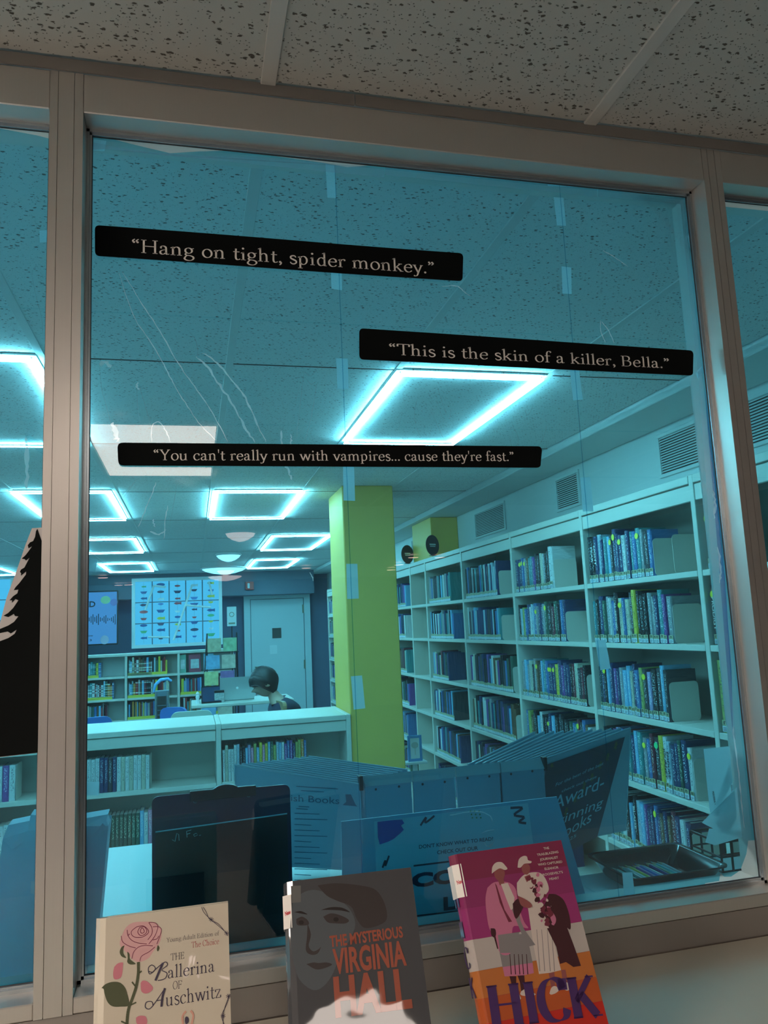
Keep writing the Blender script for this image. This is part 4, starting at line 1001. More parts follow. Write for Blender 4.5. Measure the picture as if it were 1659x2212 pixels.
x = row_low(-.70, -.235, .695, ['white', 'white', 'white', 'pale blue', 'white', 'white', 'white', 'navy', 'navy', 'charcoal', 'navy', 'white', 'cream', 'white', 'cream', 'white', 'white', 'cream', 'white', 'white', 'brown'], (.0225, .0245), (.192, .20), 'upper shelf of the middle low case', 'comics on the upper low shelf')
bookend((x + .003, LF + .02, .695), 0, 'pale bookend right of the white comics', .19, .15)
x = row_low(-.70, -.29, .375, ['green'], (.0225, .0235), (.185, .188), 'dark series in the middle low case', 'dark green series on the second low shelf')
x = row_low(x, -.17, .375, ['sky blue', 'white', 'pink', 'white', 'lilac'], (.022, .026), (.185, .2), 'right of the dark green series', 'comics right of the dark green series')
x = row_low(.172, .70, .695, ['white', 'cream', 'white', 'white', 'white', 'pale blue', 'black', 'black', 'sky blue', 'lilac', 'pink', 'lime', 'sky blue', 'yellow', 'pink', 'yellow', 'sky blue', 'green', 'lime', 'pale blue', 'sky blue', 'white', 'purple', 'blue', 'purple', 'navy', 'lime', 'lime', 'orange', 'blue', 'navy', 'pale blue', 'charcoal'], (.0165, .0182), (.185, .215), 'coloured row beside the yellow column', 'coloured comics on the low shelf by the column')
x = row_low(-1.585, -.97, .695, ['white', 'lilac', 'white', 'purple', 'white', 'pale blue'], (.034, .036), (.19, .2), 'upper low shelf seen through the left window', 'comics in the low case behind the left window')
bookend((x + .003, LF + .02, .695), 0, 'pale bookend in the low case behind the left window', .2, .15)
x = row_low(-1.585, -.90, .375, ['white', 'black', 'white', 'maroon', 'white'], (.034, .038), (.185, .2), 'second low shelf seen through the left window', 'comics on the second low shelf behind the left window')

# ---------------------------------------------------------------- far end of the library
def P(u, v, y): return at(u, v, 1, y)
by = 9.5
c = empty('picture_bookcase', (-3.2, by, 0), label='long cream picture-book case under the lit window', cat='bookcase')
zt = P(270, 1412, by).z
lips = [P(270, 1461, by).z, P(270, 1509, by).z, P(270, 1556, by).z]
xs = [-3.2, -2.5, -1.68, P(272, 1480, by).x, P(386, 1480, by).x, .52]
MB().box((0, 0, zt - .035), (3.72, .3, zt), bev=.004).build('top_board', M['case'], c)
MB().box((0, .28, 0), (3.72, .3, zt - .036)).build('back_panel', M['wall_lib'], c)
for x in xs: MB().box((x + 3.2 - .015, 0, 0), (x + 3.2 + .015, .279, zt - .036), bev=.003).build('divider', M['case'], c)
for z in lips + [.3]:
    for a, b in zip(xs[:-1], xs[1:]): MB().box((a + 3.2 + .016, .004, z - .028), (b + 3.2 - .016, .278, z), bev=.002).build('shelf', M['case'], c)
    # yellow shelf liner under the books
mbp = MB(); ky = keys.index('yellow')
picpal = ['blue', 'sky blue', 'white', 'teal', 'red', 'grey', 'green', 'pale blue', 'brown', 'orange', 'black', 'yellow', 'maroon', 'cream']
for zi, z in enumerate(lips):
    for bi, (a, b) in enumerate(zip(xs[:-1], xs[1:])):
        x = a + .03; end = a + (b - a) * rnd.choice([.42, .72, .78, .8, .6])
        if zi == 0 and bi == 4: continue
        mbp.box((a + .02, by + .02, z), (end, by + .026, z + .035), ky)
        while x < end:
            w = rnd.uniform(.012, .035)
            mbp.M = Matrix.Translation((x, by + .03, z)) @ Matrix.Diagonal((w, .2, rnd.uniform(.17, .235), 1)); book_shape(mbp, keys.index(rnd.choice(picpal)), len(keys)); mbp.M = None
            x += w
mbp.build('picture_books', mats_f, kind='stuff', label='packed thin picture books in the long case under the lit window', cat='books')
def flat_book(u, v, u2, v2, y, m, label):
    a, b = P(u, v, y), P(u2, v2, y)
    w, h = b.x - a.x, a.z - b.z
    o = empty('picture_book', (a.x, y, b.z), label=label, cat='book', group='picture books shown face-out')
    MB().box((0, 0, 0), (w, .012, h), bev=.002).build('cover', m, o)
    MB().box((w * .15, -.001, h * .2), (w * .85, 0, h * .7)).build('cover_picture', M['crease_w'], o)
    return o
M['crease_w'] = mat('cover_art', (.75, .8, .8), .5, noise=.6, nscale=25)
lz = lips[0]
for (u, u2, col, lb) in ((388, 402, (.2, .45, .35), 'green face-out picture book on the far top shelf'), (408, 434, (.35, .06, .10), 'dark red face-out picture book on the far top shelf'), (440, 462, (.25, .5, .65), 'pale blue face-out picture book beside the magazine rack')):
    a = P(u, 1452, by + .05); b = P(u2, 1452, by + .05)
    o = empty('picture_book', (a.x, by + .05, lz + .001), label=lb, cat='book', group='picture books shown face-out')
    w = b.x - a.x
    MB().box((0, 0, 0), (w, .012, .235), bev=.002).build('cover', mat('cover_' + lb.split()[0], col, .35), o)
    MB().box((w * .15, -.001, .05), (w * .85, 0, .17)).build('cover_picture', M['crease_w'], o)

# screen on the wall
sy = 10.9
a, b = P(100, 1282, sy), P(252, 1388, sy)
scr = empty('wall_screen', (a.x, sy, P(252, 1389, sy).z), label='blue wall screen with sound-wave bars, left of the lit window', cat='screen')
W_, H_ = b.x - a.x, a.z - b.z
def sl(u, v): q = P(u, v, sy); return (q.x - a.x, q.z - P(252, 1389, sy).z)
MB().box((-.02, .0, -.02), (W_ + .02, .05, H_ + .02), bev=.006).build('bezel', M['black'], scr)
MB().box((-.0, -.003, 0), (W_, 0, H_)).build('display', emit_mat('screen_glow', (.32, .50, .95, 1), .85), scr)
m = MB()
put_text(m, sans_text('BOOKED', .03), sl(128, 1312), sl(206, 1311), .085, z=-.005, plane='xz')
for k in range(28):
    u = 140 + k * 4.0; hh = [4, 8, 14, 22, 10, 16, 24, 9, 6, 13, 18, 7][k % 12]
    p0 = sl(u, 1338 - hh / 2); p1 = sl(u + 1.6, 1338 + hh / 2)
    m.box((p0[0], -.0045, p1[1]), (p1[0], -.004, p0[1]))
put_text(m, sans_text('Now', .01), sl(184, 1375), sl(201, 1375), .03, z=-.005, plane='xz'); put_text(m, sans_text('s 3', .01), sl(184, 1385), sl(198, 1385), .03, z=-.005, plane='xz')
m.build('lettering', M['ink'], scr)
def blob(u, v, r, mm, z=-.0055, sx=1.0):
    p = sl(u, v); k = r / 1668 * 12.1
    return MB().poly([(p[0] + math.cos(t) * k * sx, z, p[1] + math.sin(t) * k) for t in [2 * PI * i / 18 for i in range(18)]]).build('picture_spot', mm, scr)
blob(228, 1296, 8, mat('spot_green', (.25, .35, .2), .6), sx=1.2); blob(246, 1301, 7, mat('spot_dark', (.12, .1, .25), .6), z=-.006); blob(226, 1382, 9, mat('spot_tan', (.45, .38, .5), .6), z=-.0058, sx=.9)

# the lit window with hung ornaments
def lit_window(name, ua, ub, label, nx, orn):
    wy = 11.28
    A, B_ = P(ua, 1257, wy), P(ub, 1385, wy)
    o = empty('ornament_window', (A.x, wy, B_.z), label=label, cat='window', group='lit windows at the far end')
    w, h = B_.x - A.x, A.z - B_.z
    MB().box((0, .012, 0), (w, .02, h)).build('lit_glass', emit_mat('daylight_glass' + str(ua), (.32, .72, 1.0, 1), 1.15), o)
    m = MB().box((-.05, -.02, -.05), (w + .05, .02, 0)).box((-.05, -.02, h), (w + .05, .02, h + .05)).box((-.05, -.02, 0), (0, .02, h)).box((w, -.02, 0), (w + .05, .02, h)); m.build('frame', M['whiteplastic'], o)
    for i in range(1, nx): MB().box((w * i / nx - .008, -.004, .001), (w * i / nx + .008, .012, h - .001)).build('muntin', M['fascia'], o)
    for j in range(1, 3): MB().box((.001, -.005, h * j / 3 - .007), (w - .001, -.0042, h * j / 3 + .007)).build('muntin', M['fascia'], o)
    cols = [(.03, .1, .3), (.75, .65, .1), (.5, .08, .1), (.1, .45, .2), (.05, .05, .12), (.75, .8, .85), (.1, .25, .6)]
    ms = [mat('ornament_%d_%s' % (i, ua), q, .5) for i, q in enumerate(cols)]
    if orn:
        for i in range(nx):
            cx = w * (i + .5) / nx
            MB().box((cx - .001, -.0085, .02), (cx + .001, -.0065, h - .01)).build('thread', M['fascia'], o)
            for j in range(9):
                cz = h * (.93 - j * .103) + rnd.uniform(-.015, .015)
                k = rnd.choice([0, 1, 2]); r = rnd.uniform(.035, .065)
                if k == 0: pts = [(-r, .3 * r), (r, .3 * r), (.55 * r, -.4 * r), (-.55 * r, -.4 * r)]
                elif k == 1: pts = [(r * math.cos(t), .38 * r * math.sin(t)) for t in [2 * PI * q / 12 for q in range(12)]]
                else: pts = [(-r, 0), (-.4 * r, .35 * r), (.5 * r, .25 * r), (r, .4 * r), (r, -.4 * r), (.5 * r, -.25 * r), (-.4 * r, -.35 * r)]
                MB().prism([(cx + x_, -.012, cz + z_) for x_, z_ in pts], (0, .004, 0)).build('ornament', rnd.choice(ms), o)
        for pts in ([(.22, .93), (.12, .55)], [(.22, .93), (.36, .9)], [(.68, .93), (.45, .05)], [(.6, .6), (.9, .55)], [(.88, .97), (.92, .75)], [(.15, .12), (.4, .1)]):   # reflections of the LED loops, put in as pale tubes
            (ax, az), (bx, bz) = pts
            MB().tube([(ax * w, -.02, az * h), (bx * w, -.02, bz * h)], .018, 6).build('led_reflection', M['white'], o)
    return o
lit_window('w', 292, 474, 'lit gridded window hung with rows of small coloured ornaments', 5, True)
lit_window('w2', -190, 20, 'lit gridded window at the left edge of the photo', 5, False)

# door with its frame
dy = 11.68
A, B_ = P(541, 1296, dy), P(655, 1296, dy)
D = empty('door_1', (A.x, dy, 0), kind='structure')
w, h = B_.x - A.x, A.z
M['door'] = mat('door_paint', (.62, .68, .70), .5); M['brass'] = mat('hinge_metal', (.3, .28, .2), .4, .7)
MB().box((0, .01, .01), (w, .05, h), bev=.004).build('door_leaf', M['door'], D)
MB().box((-.11, -.01, 0), (-.008, .06, h + .1)).box((w + .008, -.01, 0), (w + .11, .06, h + .1)).box((-.008, -.01, h + .008), (w + .008, .06, h + .1)).build('door_frame', M['door'], D)
q0, q1 = P(588, 1357, dy), P(608, 1378, dy)
MB().box((q0.x - A.x, .0, q1.z), (q1.x - A.x, .009, q0.z), bev=.002).build('door_sign', mat('dark_sign', (.06, .055, .05), .4), D)
q0, q1 = P(583, 1394, dy), P(599, 1412, dy)
MB().box((q0.x - A.x, .006, q1.z), (q1.x - A.x, .009, q0.z)).build('paper_notice', M['white'], D)
for v in (1315, 1435): q = P(652, v, dy); MB().box((w - .02, -.006, q.z - .07), (w + .012, .009, q.z + .07), bev=.002).build('hinge', M['brass'], D)
MB().tube([(.06, .005, 1.0), (.06, -.05, 1.0), (.17, -.055, 1.0)], .011, 8).build('door_handle', M['brass'], D)
# alarm
a = P(530, 1257, 11.28); b = P(548, 1274, 11.28)
al = empty('fire_alarm', (a.x, 11.28, b.z), label='red fire alarm box with a white strobe above the door', cat='alarm')
MB().box((0, -.03, 0), (b.x - a.x, .018, a.z - b.z), bev=.004).build('housing', mat('alarm_red', (.45, .04, .03), .4), al)
MB().box((.03, -.05, .025), (.065, -.03, .105), bev=.006).build('strobe', M['white'], al)
# tall picture poster on a thin stand and magazine rack
ry = 8.9
a, b = P(490, 1311, ry), P(511, 1352, ry)
ps = empty('poster_stand', ((a.x + b.x) / 2, ry, 0), label='small white poster with a round emblem on a thin pole', cat='sign')
w, h = b.x - a.x, a.z - b.z
zb = b.z
MB().tube([(0, .012, .02), (0, .012, zb + h)], .008, 8).build('pole', M['black'], ps)
MB().lathe((0, .012, 0), [(.13, 0), (.13, .012), (.02, .02)], 20).build('base', M['black'], ps)
MB().box((-w / 2, -.004, zb), (w / 2, .003, zb + h)).build('poster', M['white'], ps)
m = MB()
for k in range(20):
    t0, t1 = 2 * PI * k / 20, 2 * PI * (k + 1) / 20
    m.poly([(.032 * math.cos(t0), -.005, zb + h * .6 + .032 * math.sin(t0)), (.032 * math.cos(t1), -.005, zb + h * .6 + .032 * math.sin(t1)), (.024 * math.cos(t1), -.005, zb + h * .6 + .024 * math.sin(t1)), (.024 * math.cos(t0), -.005, zb + h * .6 + .024 * math.sin(t0))])
m.box((-.04, -.005, zb + .025), (.04, -.0045, zb + .045)); m.build('emblem', M['brass'], ps)
ry = 8.6
rk = empty('magazine_rack', (P(480, 1450, ry).x, ry, 0), label='black wire magazine rack full of face-out magazines', cat='rack')
x0 = P(480, 1450, ry).x
tops = [(470, 1378, 512), (462, 1415, 508), (452, 1450, 504), (444, 1484, 500), (440, 1515, 496)]
cc_ = [(.5, .45, .3), (.35, .5, .3), (.2, .4, .7), (.7, .5, .4), (.6, .65, .3), (.3, .15, .35)]
z_hi = P(470, 1375, ry).z
for sx in (-.17, .23): MB().tube([(sx * .9 - .02, .12, z_hi + .04), (sx - .12, -.22, .02)], .01, 6).build('rail', M['black'], rk); MB().tube([(sx * .9 - .02, .12, z_hi + .04), (sx - .02, .32, .02)], .01, 6).build('leg', M['black'], rk)
for i, (ua, v, ub) in enumerate(tops):
    za = P(ua, v, ry).z; zb_ = P(ua, v + 33, ry).z
    yy = .10 - .34 * (z_hi - za) / z_hi; xo = -.0 - .10 * (z_hi - za) / z_hi * 1.6
    MB().tube([(-.19 + xo, yy - .05, zb_ + .005), (.21 + xo, yy - .05, zb_ + .005)], .006, 6).build('wire_ledge', M['black'], rk)
    for j in range(2):
        g = MB().box((-.17 + j * .19 + xo, yy - .04, zb_ + .015), (-.005 + j * .19 + xo, yy - .035, za - .004))
        g.build('magazine', mat('magazine_%d_%d' % (i, j), cc_[(i * 2 + j) % 6], .3, noise=.7, nscale=18), rk)

# tower fan
fy = 5.4
f0 = P(350, 1490, fy)
fa = empty('tower_fan', (f0.x, fy, 0), label='grey tower fan with a blue-lit curved handle on top', cat='fan')
zt = P(350, 1478, fy).z
M['fangrey'] = mat('fan_grey', (.12, .16, .2), .35); M['fanbluelit'] = mat('fan_blue_lit', (.15, .45, .8), .35)
MB().prism([(x_, y_, .04) for x_, y_ in rbox((-.055, -.055, .055, .055, .03))], (0, 0, zt - .09)).build('body', M['fangrey'], fa)
MB().box((-.035, -.058, .1), (.035, -.0555, zt - .09), bev=.001).build('grille_recess', M['seam'], fa)
for k in range(26): MB().box((-.033, -.061, .14 + k * (zt - .27) / 26), (.033, -.0585, .146 + k * (zt - .27) / 26)).build('grille_slat', M['fangrey'], fa)
for sx in (-.045, .045): MB().tube([(sx, -.052, .1), (sx, -.052, zt - .06)], .008, 8).build('chrome_strip', M['bead'], fa)
MB().tube([(-.065, 0, zt - .06), (-.05, 0, zt), (-.01, 0, zt + .035), (.045, 0, zt + .04), (.075, 0, zt + .02)], [.008, .012, .014, .013, .008], 8).build('handle', M['fanbluelit'], fa)  # the blue light of the top arc is put into its colour
MB().lathe((0, 0, 0), [(.14, 0), (.14, .02), (.06, .04)], 24).build('base', M['fangrey'], fa)

# table, laptop, things on it
ty = 5.7
tz = P(490, 1519, ty).z
tx0, tx1 = P(413, 1517, ty).x, P(636, 1510, ty).x
tb = empty('study_table', (tx0, ty, 0), label='high light-topped table where the person sits', cat='table')
w = tx1 - tx0
MB().box((0, 0, tz - .028), (w, .55, tz), bev=.005).build('tabletop', M['case'], tb)
for x_ in (.05, w - .08):
    for y_ in (.05, .48): MB().box((x_, y_, 0), (x_ + .03, y_ + .03, tz - .029)).build('leg', M['ledhouse'], tb)
lp = P(512, 1512, ty + .25)
lt = empty('laptop', (lp.x, ty + .2, tz), label='open silver laptop with its lid toward us', cat='laptop')
M['silver'] = mat('laptop_silver', (.55, .6, .62), .35, .5)
lid = [(x_, z_) for x_, z_ in rbox((-.15, .012, .15, .205, .012))]
MB().prism([(x_, .0 - z_ * .18, z_) for x_, z_ in lid], (0, .006, 0)).build('lid', M['silver'], lt)
MB().box((-.15, .008, .0), (.15, .2, .012), bev=.004).build('keyboard_base', M['silver'], lt)
MB().lathe((0, -.022, .11), [(.011, 0), (.011, -.001)], 14, axis=1).build('round_emblem', M['white'], lt)
dv = P(455, 1500, ty + .2)
o = empty('tablet_stand', (dv.x, ty + .2, tz), label='black slanted device left of the laptop', cat='device')
MB().prism([(-.08, -.1, .0), (-.08, .06, .0), (-.08, .06, .13)], (.17, 0, 0)).build('housing', M['black'], o)
MB().prism([(-.07, -.088, .014), (-.07, .05, .126), (-.07, .052, .124), (-.07, -.086, .012)], (.15, 0, 0)).build('screen', mat('dark_screen', (.02, .04, .09), .15), o)
dv = P(427, 1506, ty + .15)
o = empty('figurine', (dv.x, ty + .15, tz), label='tiny white figurine at the left end of the table', cat='figurine')
MB().lathe((0, 0, 0), [(.022, 0), (.02, .02), (.012, .035), (.018, .05), (.016, .066), (.004, .075)], 14).build('body', M['white'], o)
MB().lathe((0, 0, .072), [(.003, 0), (.014, .008), (.014, .02), (.003, .03)], 12).build('head', M['white'], o)
dv = P(472, 1505, ty + .12)
o = empty('sticker_box', (dv.x, ty + .12, tz), label='black and white patterned box beside the laptop', cat='box')
MB().box((-.035, 0, 0), (.05, .06, .10), bev=.003).build('box_body', mat('mixed_print', (.4, .4, .4), .5, noise=.95, nscale=60), o); MB().box((-.035, -.001, .08), (.05, .061, .101), bev=.002).build('box_lid', M['black'], o)

# chairs
def chair(u, v, y, rz, m, label, wd=.42):
    p = P(u, v, y); z = p.z
    c = empty('chair', (p.x, y, 0), rz, label=label, cat='chair', group='chairs behind the low bookcases')
    pl = rbox((-wd / 2, z - .32, wd / 2, z, .05))
    MB().prism([(x_, .02 + (z_ - z) * -.05, z_) for x_, z_ in pl], (0, .03, 0)).build('backrest', m, c)
    MB().box((-wd / 2, -.38, .46), (wd / 2, .03, .5), bev=.012).build('seat', m, c)
    for sx in (-1, 1):
        MB().tube([(sx * (wd / 2 - .03), .045, z - .2), (sx * (wd / 2 - .03), .05, .0)], .011, 8).build('leg', M['bead'], c)
        MB().tube([(sx * (wd / 2 - .03), -.35, .46), (sx * (wd / 2 - .03), -.37, .0)], .011, 8).build('leg', M['bead'], c)
    return c
M['seatblue'] = mat('blue_seat', (.04, .16, .5), .5); M['seatpale'] = mat('pale_seat', (.6, .66, .6), .45)
chair(195, 1551, 4.75, .2, M['seatblue'], 'blue chair at the left behind the low bookcase', .3)
chair(370, 1529, 5.0, -.5, M['seatblue'], 'blue chair right of the tower fan', .22)
chair(414, 1537, 4.75, 0, M['seatpale'], 'pale plastic chair in front of the table', .30)
chair(610, 1512, 5.12, PI / 2 + .2, mat('wood_seat', (.32, .2, .1), .5), 'wooden chair the person sits on', .36)

# shelf markers, picture frame on the far shelf
for (u, v, lab) in ((880, 1202, 'black oval shelf marker at the far tall bay'), (934, 1184, 'black oval shelf marker before the yellow pilaster')):
    p = at(u, v, 0, 1.93)
    o = empty('shelf_marker', (1.93, p.y, TOPZ + .002), label=lab, cat='sign', group='oval markers on the bookcase top')
    pts = [(.12 * math.cos(t) * .62, .085 * math.sin(t)) for t in [2 * PI * k / 24 for k in range(24)]]
    pr = MB().prism([(x_, 0, z_ + .088) for x_, z_ in pts], (0, -.004, 0)); pr.build('plate', M['black'], o)
    MB().box((-.03, -.0055, .075), (.03, -.0045, .082)).box((-.034, -.0055, .088), (.034, -.0045, .1)).build('print_lines', M['letter'], o)
    MB().box((-.03, -.015, 0), (.03, .01, .006)).build('foot', M['black'], o)
    o.rotation_euler = (0, 0, .45)
p0, p1 = P(880, 1590, 4.9), P(913, 1643, 4.9)
o = empty('framed_picture', ((p0.x + p1.x) / 2, 4.9, p1.z), label='blue framed picture of a grey plant standing beside the column', cat='picture')
w, h = (p1.x - p0.x), p0.z - p1.z
m = MB().box((-w / 2, 0, 0), (w / 2, .012, .02)).box((-w / 2, 0, h - .02), (w / 2, .012, h)).box((-w / 2, 0, .02), (-w / 2 + .02, .012, h - .02)).box((w / 2 - .02, 0, .02), (w / 2, .012, h - .02)); m.build('frame', mat('frame_blue', (.08, .3, .6), .4), o)
MB().box((-w / 2 + .02, .004, .02), (w / 2 - .02, .01, h - .02)).build('print', M['white'], o)
m = MB().box((-.002, .002, .05), (.003, .0035, h * .5)).poly([(.03 * math.cos(t), .003, h * .62 + .025 * math.sin(t)) for t in [2 * PI * k / 14 for k in range(14)]]); m.build('plant_drawing', M['caseback'], o)
o2 = empty('display_stand', ((p0.x + p1.x) / 2, 4.92, 0), label='slim white stand under the blue framed picture', cat='stand')
MB().box((-.09, -.05, p1.z - .02), (.09, .05, p1.z - .001), bev=.003).build('top', M['whiteplastic'], o2); MB().tube([(0, 0, .02), (0, 0, p1.z - .021)], .02, 10).build('post', M['whiteplastic'], o2); MB().lathe((0, 0, 0), [(.12, 0), (.12, .015), (.02, .02)], 18).build('base', M['whiteplastic'], o2)

# ---------------------------------------------------------------- the person
py = 5.2
hd = P(571, 1475, py)            # middle of the head
skin = mat('skin', (.50, .33, .25), .55); hairm = mat('black_hair', (.008, .008, .010), .45, noise=.5, nscale=60); shirt = mat('navy_shirt', (.012, .02, .05), .8); apron = mat('pale_strap', (.55, .6, .6), .7)
person = empty('person', (hd.x + .10, py, 0), label='person with short black hair and navy shirt looking down at the table', cat='person')
px0 = hd.x + .10
def skinned(name, verts, edges, radii, m, parent, root=0, sub=2):
    me = bpy.data.meshes.new(name); me.from_pydata(verts, edges, [])
    o = bpy.data.objects.new(name, me); COL.objects.link(o); o.parent = parent
    s = o.modifiers.new('skin', 'SKIN'); s.use_smooth_shade = True
    for i, r in enumerate(radii):
        o.data.skin_vertices[0].data[i].radius = r if isinstance(r, tuple) else (r, r)
    o.data.skin_vertices[0].data[root].use_root = True
    u = o.modifiers.new('sub', 'SUBSURF'); u.levels = sub; u.render_levels = sub
    me.materials.append(m)
    return o
hz = hd.z
nk = (-.03, 0, hz - .17)
V = [(.10, 0, .62), (.11, 0, .78), (.075, 0, hz - .29), (.03, 0, hz - .19), (-.02, 0, hz - .115), (-.05, 0, hz - .06),
     (.03, -.175, hz - .225), (.0, -.24, hz - .46), (-.16, -.16, .74), (-.24, -.12, .72),
     (.03, .175, hz - .225), (.0, .24, hz - .46), (-.16, .20, .74), (-.24, .20, .72),
     (.05, -.1, .62), (-.36, -.12, .62), (-.34, -.12, .2), (-.36, -.12, .06), (.05, .1, .62), (-.36, .12, .62), (-.34, .12, .2), (-.36, .12, .06)]
E_ = [(0, 1), (1, 2), (2, 3), (3, 4), (4, 5), (3, 6), (6, 7), (7, 8), (8, 9), (3, 10), (10, 11), (11, 12), (12, 13), (0, 14), (14, 15), (15, 16), (16, 17), (0, 18), (18, 19), (19, 20), (20, 21)]
Rr = [(.12, .15), (.12, .14), (.12, .16), (.085, .11), (.052, .052), (.045, .045), (.065, .065), (.05, .05), (.038, .038), (.025, .025), (.065, .065), (.05, .05), (.038, .038), (.025, .025), .085, .07, .055, .045, .085, .07, .055, .045]
Rb_ = [((r[0] * .72, r[1] * .72) if isinstance(r, tuple) else r * .8) if i not in (4, 5, 8, 9, 12, 13) else r for i, r in enumerate(Rr)]
body = skinned('body', V, E_, Rb_, skin, person)
# shirt: follows the same joints a little proud, ending at neck and wrists
keep = [0, 1, 2, 3, 6, 7, 10, 11]
V.append((.005, 0, hz - .150)); Rr.append((.052, .062)); E_.append((3, 22)); keep.append(22)
mp_ = {k: i for i, k in enumerate(keep)}
skinned('shirt', [V[k] for k in keep], [(mp_[a], mp_[b]) for a, b in E_ if a in mp_ and b in mp_], [tuple(r + .022 for r in Rr[k]) for k in keep], shirt, person)
skinned('trousers', [V[k] for k in (0, 14, 15, 16, 18, 19, 20)], [(0, 1), (1, 2), (2, 3), (0, 4), (4, 5), (5, 6)], [.14, .1, .08, .065, .1, .08, .065], mat('dark_trousers', (.03, .03, .04), .8), person)
MB().tube([(-.075, -.11, hz - .30), (-.055, -.12, hz - .235), (-.02, -.10, hz - .185), (.04, -.05, hz - .165)], .014, 8).build('pale_strap', apron, person)
# head in profile, tipped forward (looking to -x and down)
hm = Matrix.Translation((-.10, 0, hz)) @ Matrix.Rotation(math.radians(-24), 4, 'Y')
def head_mesh():
    mb = MB(hm); n, r_ = 28, 20
    vs = []
    for j in range(r_ + 1):
        ph = PI * j / r_
        for i in range(n):
            th = 2 * PI * i / n
            x, y, z = math.sin(ph) * math.cos(th), math.sin(ph) * math.sin(th), math.cos(ph)
            X = x * .095; Y = y * .073; Z = z * .115
            front = max(0, -x)
            if z < -.1: X = X * (1 - .25 * (-z)) - front * .010; Y *= (1 - .30 * (-z))
            if x > 0 and z < -.2: X *= .75
            # brow, nose, lips, chin
            w = math.exp(-(y / .22) ** 2)
            X -= front ** 3 * w * (.026 * math.exp(-((z + .17) / .13) ** 2) + .010 * math.exp(-((z - .18) / .12) ** 2) + .012 * math.exp(-((z + .47) / .08) ** 2) + .015 * math.exp(-((z + .78) / .12) ** 2))
            X += front ** 3 * .007 * math.exp(-((z - .0) / .07) ** 2)
            vs.append((X, Y, Z))
    fs = [(j * n + i, j * n + (i + 1) % n, (j + 1) * n + (i + 1) % n, (j + 1) * n + i) for j in range(r_) for i in range(n)]
    return mb.add(vs, fs, 0, True)
head_mesh().build('head', skin, person)
m = MB(hm)
for s_ in (-1, 1):
    m.lathe((.012, s_ * .072, -.012), [(.004, 0), (.020, .004 * s_), (.024, .010 * s_), (.014, .013 * s_)], 12, axis=1)
m.build('ears', skin, person)
m = MB(hm)
for s_ in (-1, 1): m.box((-.089, s_ * .033 - .012, .002), (-.084, s_ * .033 + .012, .007)); m.box((-.093, s_ * .033 - .014, .020), (-.086, s_ * .033 + .014, .024))
m.build('eyes', hairm, person)
m = MB(hm); m.box((-.1015, -.018, -.058), (-.092, .018, -.053)); m.build('mouth', mat('lips', (.4, .18, .16), .5), person)
def hair():
    mb = MB(hm); n, r_ = 40, 20; vs = []; fs = []
    rr = random.Random(4)
    for j in range(r_ + 1):
        for i in range(n):
            th = 2 * PI * i / n
            c_ = -math.cos(th)               # 1 in front
            lim = PI * (.45 + .34 * (1 - max(0, min(1, (c_ + .35) / 1.0))))
            ph = lim * j / r_
            x, y, z = math.sin(ph) * math.cos(th), math.sin(ph) * math.sin(th), math.cos(ph)
            k = 1 + rr.uniform(-.025, .025) + (.06 if c_ > .3 and j > 12 else 0)
            tp_ = 1 - .30 * max(0, (j / r_ - .68) / .32) * max(0, min(1, -c_ + .6))
            vs.append((x * .118 * k * tp_ + .006, y * .093 * k * tp_, z * .133 * k + .002))
    for j in range(r_):
        for i in range(n): fs.append((j * n + i, (j + 1) * n + i, (j + 1) * n + (i + 1) % n, j * n + (i + 1) % n))
    fs.append([r_ * n + i for i in range(n)])
    return mb.add(vs, fs, 0, True)
hair().build('hair', hairm, person)
for s_, yy in ((-1, -.12), (1, .20)):
    m = MB()
    for k in range(5):
        a_ = (-.5 + k * .25)
        L_ = [.05, .072, .078, .072, .056][k]
        bx, byy = -.255, yy + s_ * (k - 2) * .016
        m.tube([(bx, byy, .715), (bx - L_ * .5, byy + a_ * .01, .718), (bx - L_, byy + a_ * .014, .700)], [.009, .0085, .007], 8)
    m.lathe((-.245, yy, .700), [(.02, 0), (.036, .006), (.036, .02), (.02, .028)], 14)
    m.build('hand', skin, person)
for yy in (-.12, .12): MB().prism([(x_ - .40, y_ + yy, 0) for x_, y_ in rbox((-.13, -.045, .12, .045, .035))], (0, 0, .07)).build('shoe', M['black'], person)
# ---------------------------------------------------------------- things standing on the desk behind the glass
DZ = 1.0905
# paper bag straddling the mullion
bg = empty('paper_bag', (-.215, .135, DZ), label='pale blue paper bag with folded top corners, standing behind the mullion', cat='bag')
M['bag'] = mat('bag_paper', (.45, .66, .78), .65, noise=.08, nscale=14)
def bl(u, v, y): p = at(u, v, 1, y); return Vector((p.x + .215, y - .135, p.z - DZ))
tl, tm1, tm2, trr = bl(6, 1812, .115), bl(60, 1795, .115), bl(180, 1785, .115), bl(234, 1784, .115)
lb, rb = Vector((-.085, -.035, 0)), Vector((.068, -.035, 0))
back = Vector((0, .055, .004))
m = MB()
m.poly([lb, rb, trr, tm2, tm1, tl])
m.poly([lb + back, tl + back, tm1 + back, tm2 + back, trr + back, rb + back])
m.poly([lb, tl, tl + back, lb + back]); m.poly([rb, rb + back, trr + back, trr])
m.build('bag_body', M['bag'], bg)
m = MB()
up = Vector((0, .012, .012))
m.prism([tl, tm1, tm1 + up, tl + up * 1.3 + Vector((.004, 0, 0))], (0, .03, .002)); m.prism([tm2, trr, trr + Vector((-.004, .01, .007)), tm2 + Vector((.034, .02, .010)), tm2 + up * .8], (0, .03, .002)); m.prism([tm1, tm2, tm2 + up, tm1 + up * 1.6], (0, .03, .002))
m.build('folded_top', M['bag'], bg)
